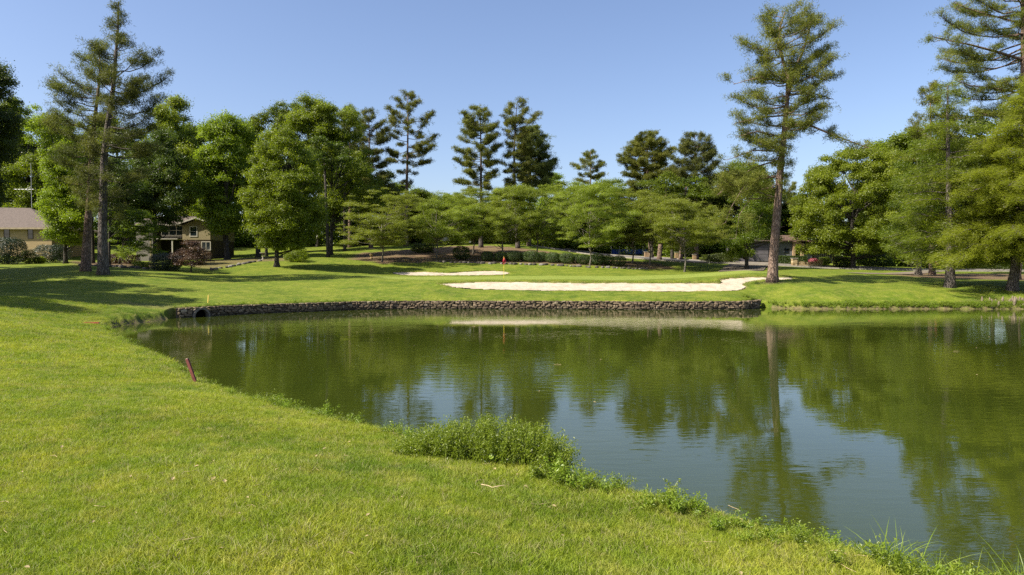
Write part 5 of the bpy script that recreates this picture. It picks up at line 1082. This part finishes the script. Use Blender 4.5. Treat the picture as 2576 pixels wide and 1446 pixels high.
def scatter(name, pts, coll, smin, smax, seed, label, cat):
    rs = np.random.default_rng(seed); n = len(pts); me = bpy.data.meshes.new(name); me.vertices.add(n); me.vertices.foreach_set('co', pts.astype(np.float32).ravel())
    def A(nm, ty, key, val): a = me.attributes.new(nm, ty, 'POINT'); a.data.foreach_set(key, val)
    A('rz', 'FLOAT', 'value', rs.uniform(0, 6.283, n).astype(np.float32)); A('sc', 'FLOAT', 'value', (rs.uniform(smin, smax, n) * (1 + .28 * lumps(pts[:, 0], pts[:, 1], .9) + .15 * lumps(pts[:, 0], pts[:, 1], .3))).astype(np.float32)); A('ix', 'INT', 'value', rs.integers(0, len(coll.objects), n).astype(np.int32))
    o = bpy.data.objects.new(name, me); COL.objects.link(o); ng = bpy.data.node_groups.new(name, 'GeometryNodeTree')
    ng.interface.new_socket('Geometry', in_out='INPUT', socket_type='NodeSocketGeometry'); ng.interface.new_socket('Geometry', in_out='OUTPUT', socket_type='NodeSocketGeometry')
    gi, gout = ng.nodes.new('NodeGroupInput'), ng.nodes.new('NodeGroupOutput'); ip = ng.nodes.new('GeometryNodeInstanceOnPoints'); ci = ng.nodes.new('GeometryNodeCollectionInfo'); ci.inputs['Collection'].default_value = coll; ci.inputs['Separate Children'].default_value = True; ci.inputs['Reset Children'].default_value = True
    def attr(nm, ty): a = ng.nodes.new('GeometryNodeInputNamedAttribute'); a.data_type = ty; a.inputs[0].default_value = nm; return a.outputs[0]
    cx3 = ng.nodes.new('ShaderNodeCombineXYZ'); L = ng.links.new; L(attr('rz', 'FLOAT'), cx3.inputs[2]); L(cx3.outputs[0], ip.inputs['Rotation']); L(attr('sc', 'FLOAT'), ip.inputs['Scale']); L(attr('ix', 'INT'), ip.inputs['Instance Index'])
    ip.inputs['Pick Instance'].default_value = True; L(gi.outputs[0], ip.inputs['Points']); L(ci.outputs[0], ip.inputs['Instance']); L(ip.outputs[0], gout.inputs[0])
    m = o.modifiers.new('scatter', 'NODES'); m.node_group = ng; return tag(o, label, cat, kind='stuff')
def inview(x, y, z, pad=60):
    u_, v_ = pxof(x, y, z); return (u_ > -pad) & (u_ < 2576 + pad) & (v_ < 1446 + pad * 2.5)
rs = np.random.default_rng(15)
def spread(y0, y1, dens, x0=-32, x1=8):
    n = int((x1 - x0) * (y1 - y0) * dens); x, y = rs.uniform(x0, x1, n), rs.uniform(y0, y1, n); k_ = (np.abs(x) < y * .82 + 1.0); x, y = x[k_], y[k_]
    d = sdist(pond, x, y); k_ = d > .02; x, y, d = x[k_], y[k_], d[k_]; z = HT(x, y); k_ = inview(x, y, z); return np.stack([x, y, z], -1)[k_], d[k_]
parts = [spread(3.9, 7.5, 640, -8, 6)[0], spread(7.5, 11, 460, -11, 5)[0], spread(11, 16, 230, -15, 4)[0], spread(16, 24, 90, -22, 0)[0], spread(24, 38, 26, -32, -10)[0]]
scatter('lawn_grass', np.vstack(parts[:3]), SRC, .7, 1.5, 1, 'short bright mown grass of the near lawn', 'grass')
scatter('rough_grass', np.vstack(parts[3:]), SRC, 1.2, 2.2, 2, 'short grass of the lawn further up the bank', 'grass')
# taller growth along the near edge of the water
def edge(y0, y1, dens, dmin, dmax, x0=-24, x1=8, patch=True):
    p, d = spread(y0, y1, dens, x0, x1); k_ = (lumps(p[:, 0], p[:, 1], .45) + .5 * lumps(p[:, 1], p[:, 0], 1.4) > -.25 + rs.normal(0, .2, len(d))) & (d > dmin) & (d < dmax) & (rs.random(len(d)) < 1.2 - (d - dmin) / (dmax - dmin)); return p[k_]
e1 = edge(3.9, 12, 75, .02, 1.05); k_ = (e1[:, 0] > -.2); e2 = edge(9, 14.5, 34, .02, .55, -8, 0); e3 = edge(13, 32, 7, .02, .45)
scatter('bank_weeds', np.vstack([e1[k_], e2, e3]), SRC2, .5, 1.2, 3, 'leafy weeds fringing the near edge of the pond', 'weeds')
e4 = edge(4, 30, 26, .02, .55); scatter('edge_grass', e4, SRC3, .25, .55, 4, 'longer uncut grass along the near edge of the pond', 'grass')
xx, yy = rs.uniform(3.4, 5.4, 70), rs.uniform(4.7, 6.4, 70); d = sdist(pond, xx, yy); k_ = (d > -.25) & (d < .4); xx, yy = xx[k_], yy[k_]
scatter('tall_grass', np.stack([xx, yy, np.maximum(HT(xx, yy), 0)], -1), SRC3, .6, 1.15, 5, 'tall arching grass blades at the corner of the bank', 'grass')
# fallen leaves and straw on the near lawn, flecks on the water
SRC4 = bpy.data.collections.new('litter_sources'); M_LIT = simple('dry_leaf', (.30, .23, .12), .8, .2, .5, 40)
for k_ in range(4):
    mb = MB()
    if k_ < 2: leaf_quads(mb, np.zeros((1, 3)) + [0, 0, .01], unit(np.array([[.3, .2 * k_, 1.0]])), .045, .6, rs, np.array([.5]))
    else: mb.tube([[-.05, 0, .0], [0, .006 * k_, .008], [.06, 0, .004]], .0022, 4)
    source(mb, M_LIT, SRC4, 'litter_piece')
lp = np.vstack([spread(4, 9, 3.2, -8, 6)[0], spread(9, 20, .8, -18, 4)[0]]) + [0, 0, .035]
scatter('fallen_litter', lp, SRC4, .6, 1.5, 9, 'dry leaves and straw lying in the near lawn', 'leaf litter')
n = 260; xx, yy = rs.uniform(-18, 22, n), rs.uniform(8, 47, n); d = sdist(pond, xx, yy); k_ = (d < -.1) & ((d > -1.2) | (rs.random(n) < .25)); scatter('floating_litter', np.stack([xx, yy, np.full(n, .004)], -1)[k_], SRC4, .8, 2.2, 10, 'leaf flecks floating on the pond', 'leaf litter')
# rough turf lip round the bunkers
lip = []
for B in (B1S, B2S):
    for a, b2 in zip(B[:, :2], np.roll(B[:, :2], -1, axis=0)):
        L_ = np.linalg.norm(b2 - a); nn = int(L_ * 22); t_ = rs.random((nn, 1)); nrm = np.array([b2[1] - a[1], a[0] - b2[0]]) / (L_ + 1e-6); q_ = a + (b2 - a) * t_; s2 = np.sign(sdist(B, [(a + nrm * .2)[0]], [(a + nrm * .2)[1]])[0]); lip.append(q_ + nrm * s2 * rs.uniform(.08, .3, (nn, 1)))
lip = np.vstack(lip); lip = lip[((lip[:, 1] > 55) & (lip[:, 1] < 65)) | (lip[:, 1] > 77.3) | (rs.random(len(lip)) < .12)]; scatter('bunker_lip_grass', np.column_stack([lip, HT(lip[:, 0], lip[:, 1])]), SRC, 1.1, 2.5, 11, 'rough grass fringe along the lips of both bunkers', 'grass')
# far bank fringe
n = 1500; xx = rs.uniform(17, 40, n); yy = np.interp(xx, [p[0] for p in farr_w], [p[1] for p in farr_w]) + rs.uniform(.05, .8, n); k_ = rs.random(n) < np.interp(xx, [17, 22, 27, 37, 40], [.15, .3, 1, .9, .4]); pts = np.stack([xx, yy, HT(xx, yy)], -1)[k_]
scatter('far_bank_weeds', pts, SRC2, .6, 1.4, 6, 'bright weeds fringing the far edge of the pond', 'weeds')
n = 380; s_ = rs.uniform(0, CUM[-1], n); c_ = wall_at(s_) - np.stack([wall_n(np.array(a)) for a in s_]) * rs.uniform(.42, .8, (n, 1)); wgt = np.interp(c_[:, 0], [-22, -14, -8, 5, 20], [1, .6, .15, .1, .2]); c_ = c_[rs.random(n) < wgt]
scatter('wall_top_grass', np.column_stack([c_, HT(c_[:, 0], c_[:, 1])]), SRC3, .3, .75, 7, 'untrimmed grass hanging along the top of the stone wall', 'grass')
# big weedy bush on the bank
rs = np.random.default_rng(61); cb = onz(1212, 1203, .25); b = np.array([cb[0], cb[1] + .15, 0]); b[2] = Hz(b[0], b[1])
t = thing('weedy_bush', 'big bright tangle of leafy weeds bulging over the near water edge', 'bush', b); mb, st = MB(), MB(); CCc = []
for _ in range(640):
    fx = rs.uniform(-1.2, 1.12); x0 = fx; y0 = rs.uniform(-.22, .45) + .02 * fx - fx * .30
    hmax = np.interp(fx, [-1.12, -.85, -.5, 0, .5, .9, 1.12], [.18, .40, .54, .62, .62, .52, .30]) * rs.uniform(.6, 1.12); a = rs.uniform(0, 6.28); ln = rs.uniform(.04, .22); ts = np.linspace(0, 1, 6)[:, None]
    gz = -.05; p = np.array([x0, y0, gz]) + np.hstack([math.cos(a) * ln * ts ** 1.5, math.sin(a) * ln * ts ** 1.5, hmax * (ts - .08 * ts ** 3)]) + rs.normal(0, .014, (6, 3)) * ts
    st.tube(p, np.linspace(.004, .0015, 6), 3, cap=False); nl = 44; f = rs.uniform(.1, 1.02, nl) * 5; P = np.stack([np.interp(f, np.arange(6), p[:, k2]) for k2 in range(3)], -1) + rs.normal(0, .028, (nl, 3))
    leaf_quads(mb, P, unit(rs.normal(0, .65, (nl, 3)) + [0, 0, .7]), .036, .40, rs, np.clip(rs.normal(.5, .2, nl), 0, 1))
mb.build('foliage', M_WEED, t); st.build('stem', M_WEED, t)
# broad leaved weed at its foot
b = onz(1255, 1192, .3); b[2] = Hz(b[0], b[1]); t = thing('broadleaf_weed', 'low weed with wide pale leaves at the foot of the weedy bush', 'plant', b); mb, st = MB(), MB()
for _ in range(13):
    a = rs.uniform(0, 6.28); r_ = rs.uniform(.03, .17); c_ = np.array([math.cos(a) * r_, math.sin(a) * r_ * .6 - .05, rs.uniform(.06, .24)]); th = np.linspace(0, 6.28, 9)[:-1]; nrm = unit(rs.normal(0, .35, 3) + [0, -.5, .8]); U = unit(np.cross(nrm, [1, 0, .1])); V = np.cross(nrm, U); s_ = rs.uniform(.02, .038)
    pts = c_ + (np.cos(th)[:, None] * U * 1.25 + np.sin(th)[:, None] * V) * s_; mb.add(np.vstack([pts, c_ - nrm * .008]), None, [[i_, (i_ + 1) % 8, 8] for i_ in range(8)], a=rs.uniform(.3, .7)); st.tube([[0, 0, -.02], c_ * [.6, .6, .7], c_], .0025, 3)
mb.build('leaf', M_WEED, t); st.build('stem', M_WEED, t)
# dry twig on the grass
b = onz(1240, 1238, .5); b[2] = Hz(b[0], b[1]) + .045; t = thing('dry_twig', 'pale snapped twig lying bent on the near grass', 'twig', b); mb = MB(); k2 = b[1] / F
mb.tube([[-30 * k2, .05, .012], [-12 * k2, .01, .01], [-1 * k2, -.02, .0]], [.006, .0055, .005], 6); mb.tube([[-1 * k2, -.02, .0], [14 * k2, -.01, .012], [28 * k2, .02, .012]], [.0055, .005, .004], 6); mb.build('wood', simple('dry_wood', (.50, .38, .22), .8), t)
print('script done', len(bpy.data.objects))
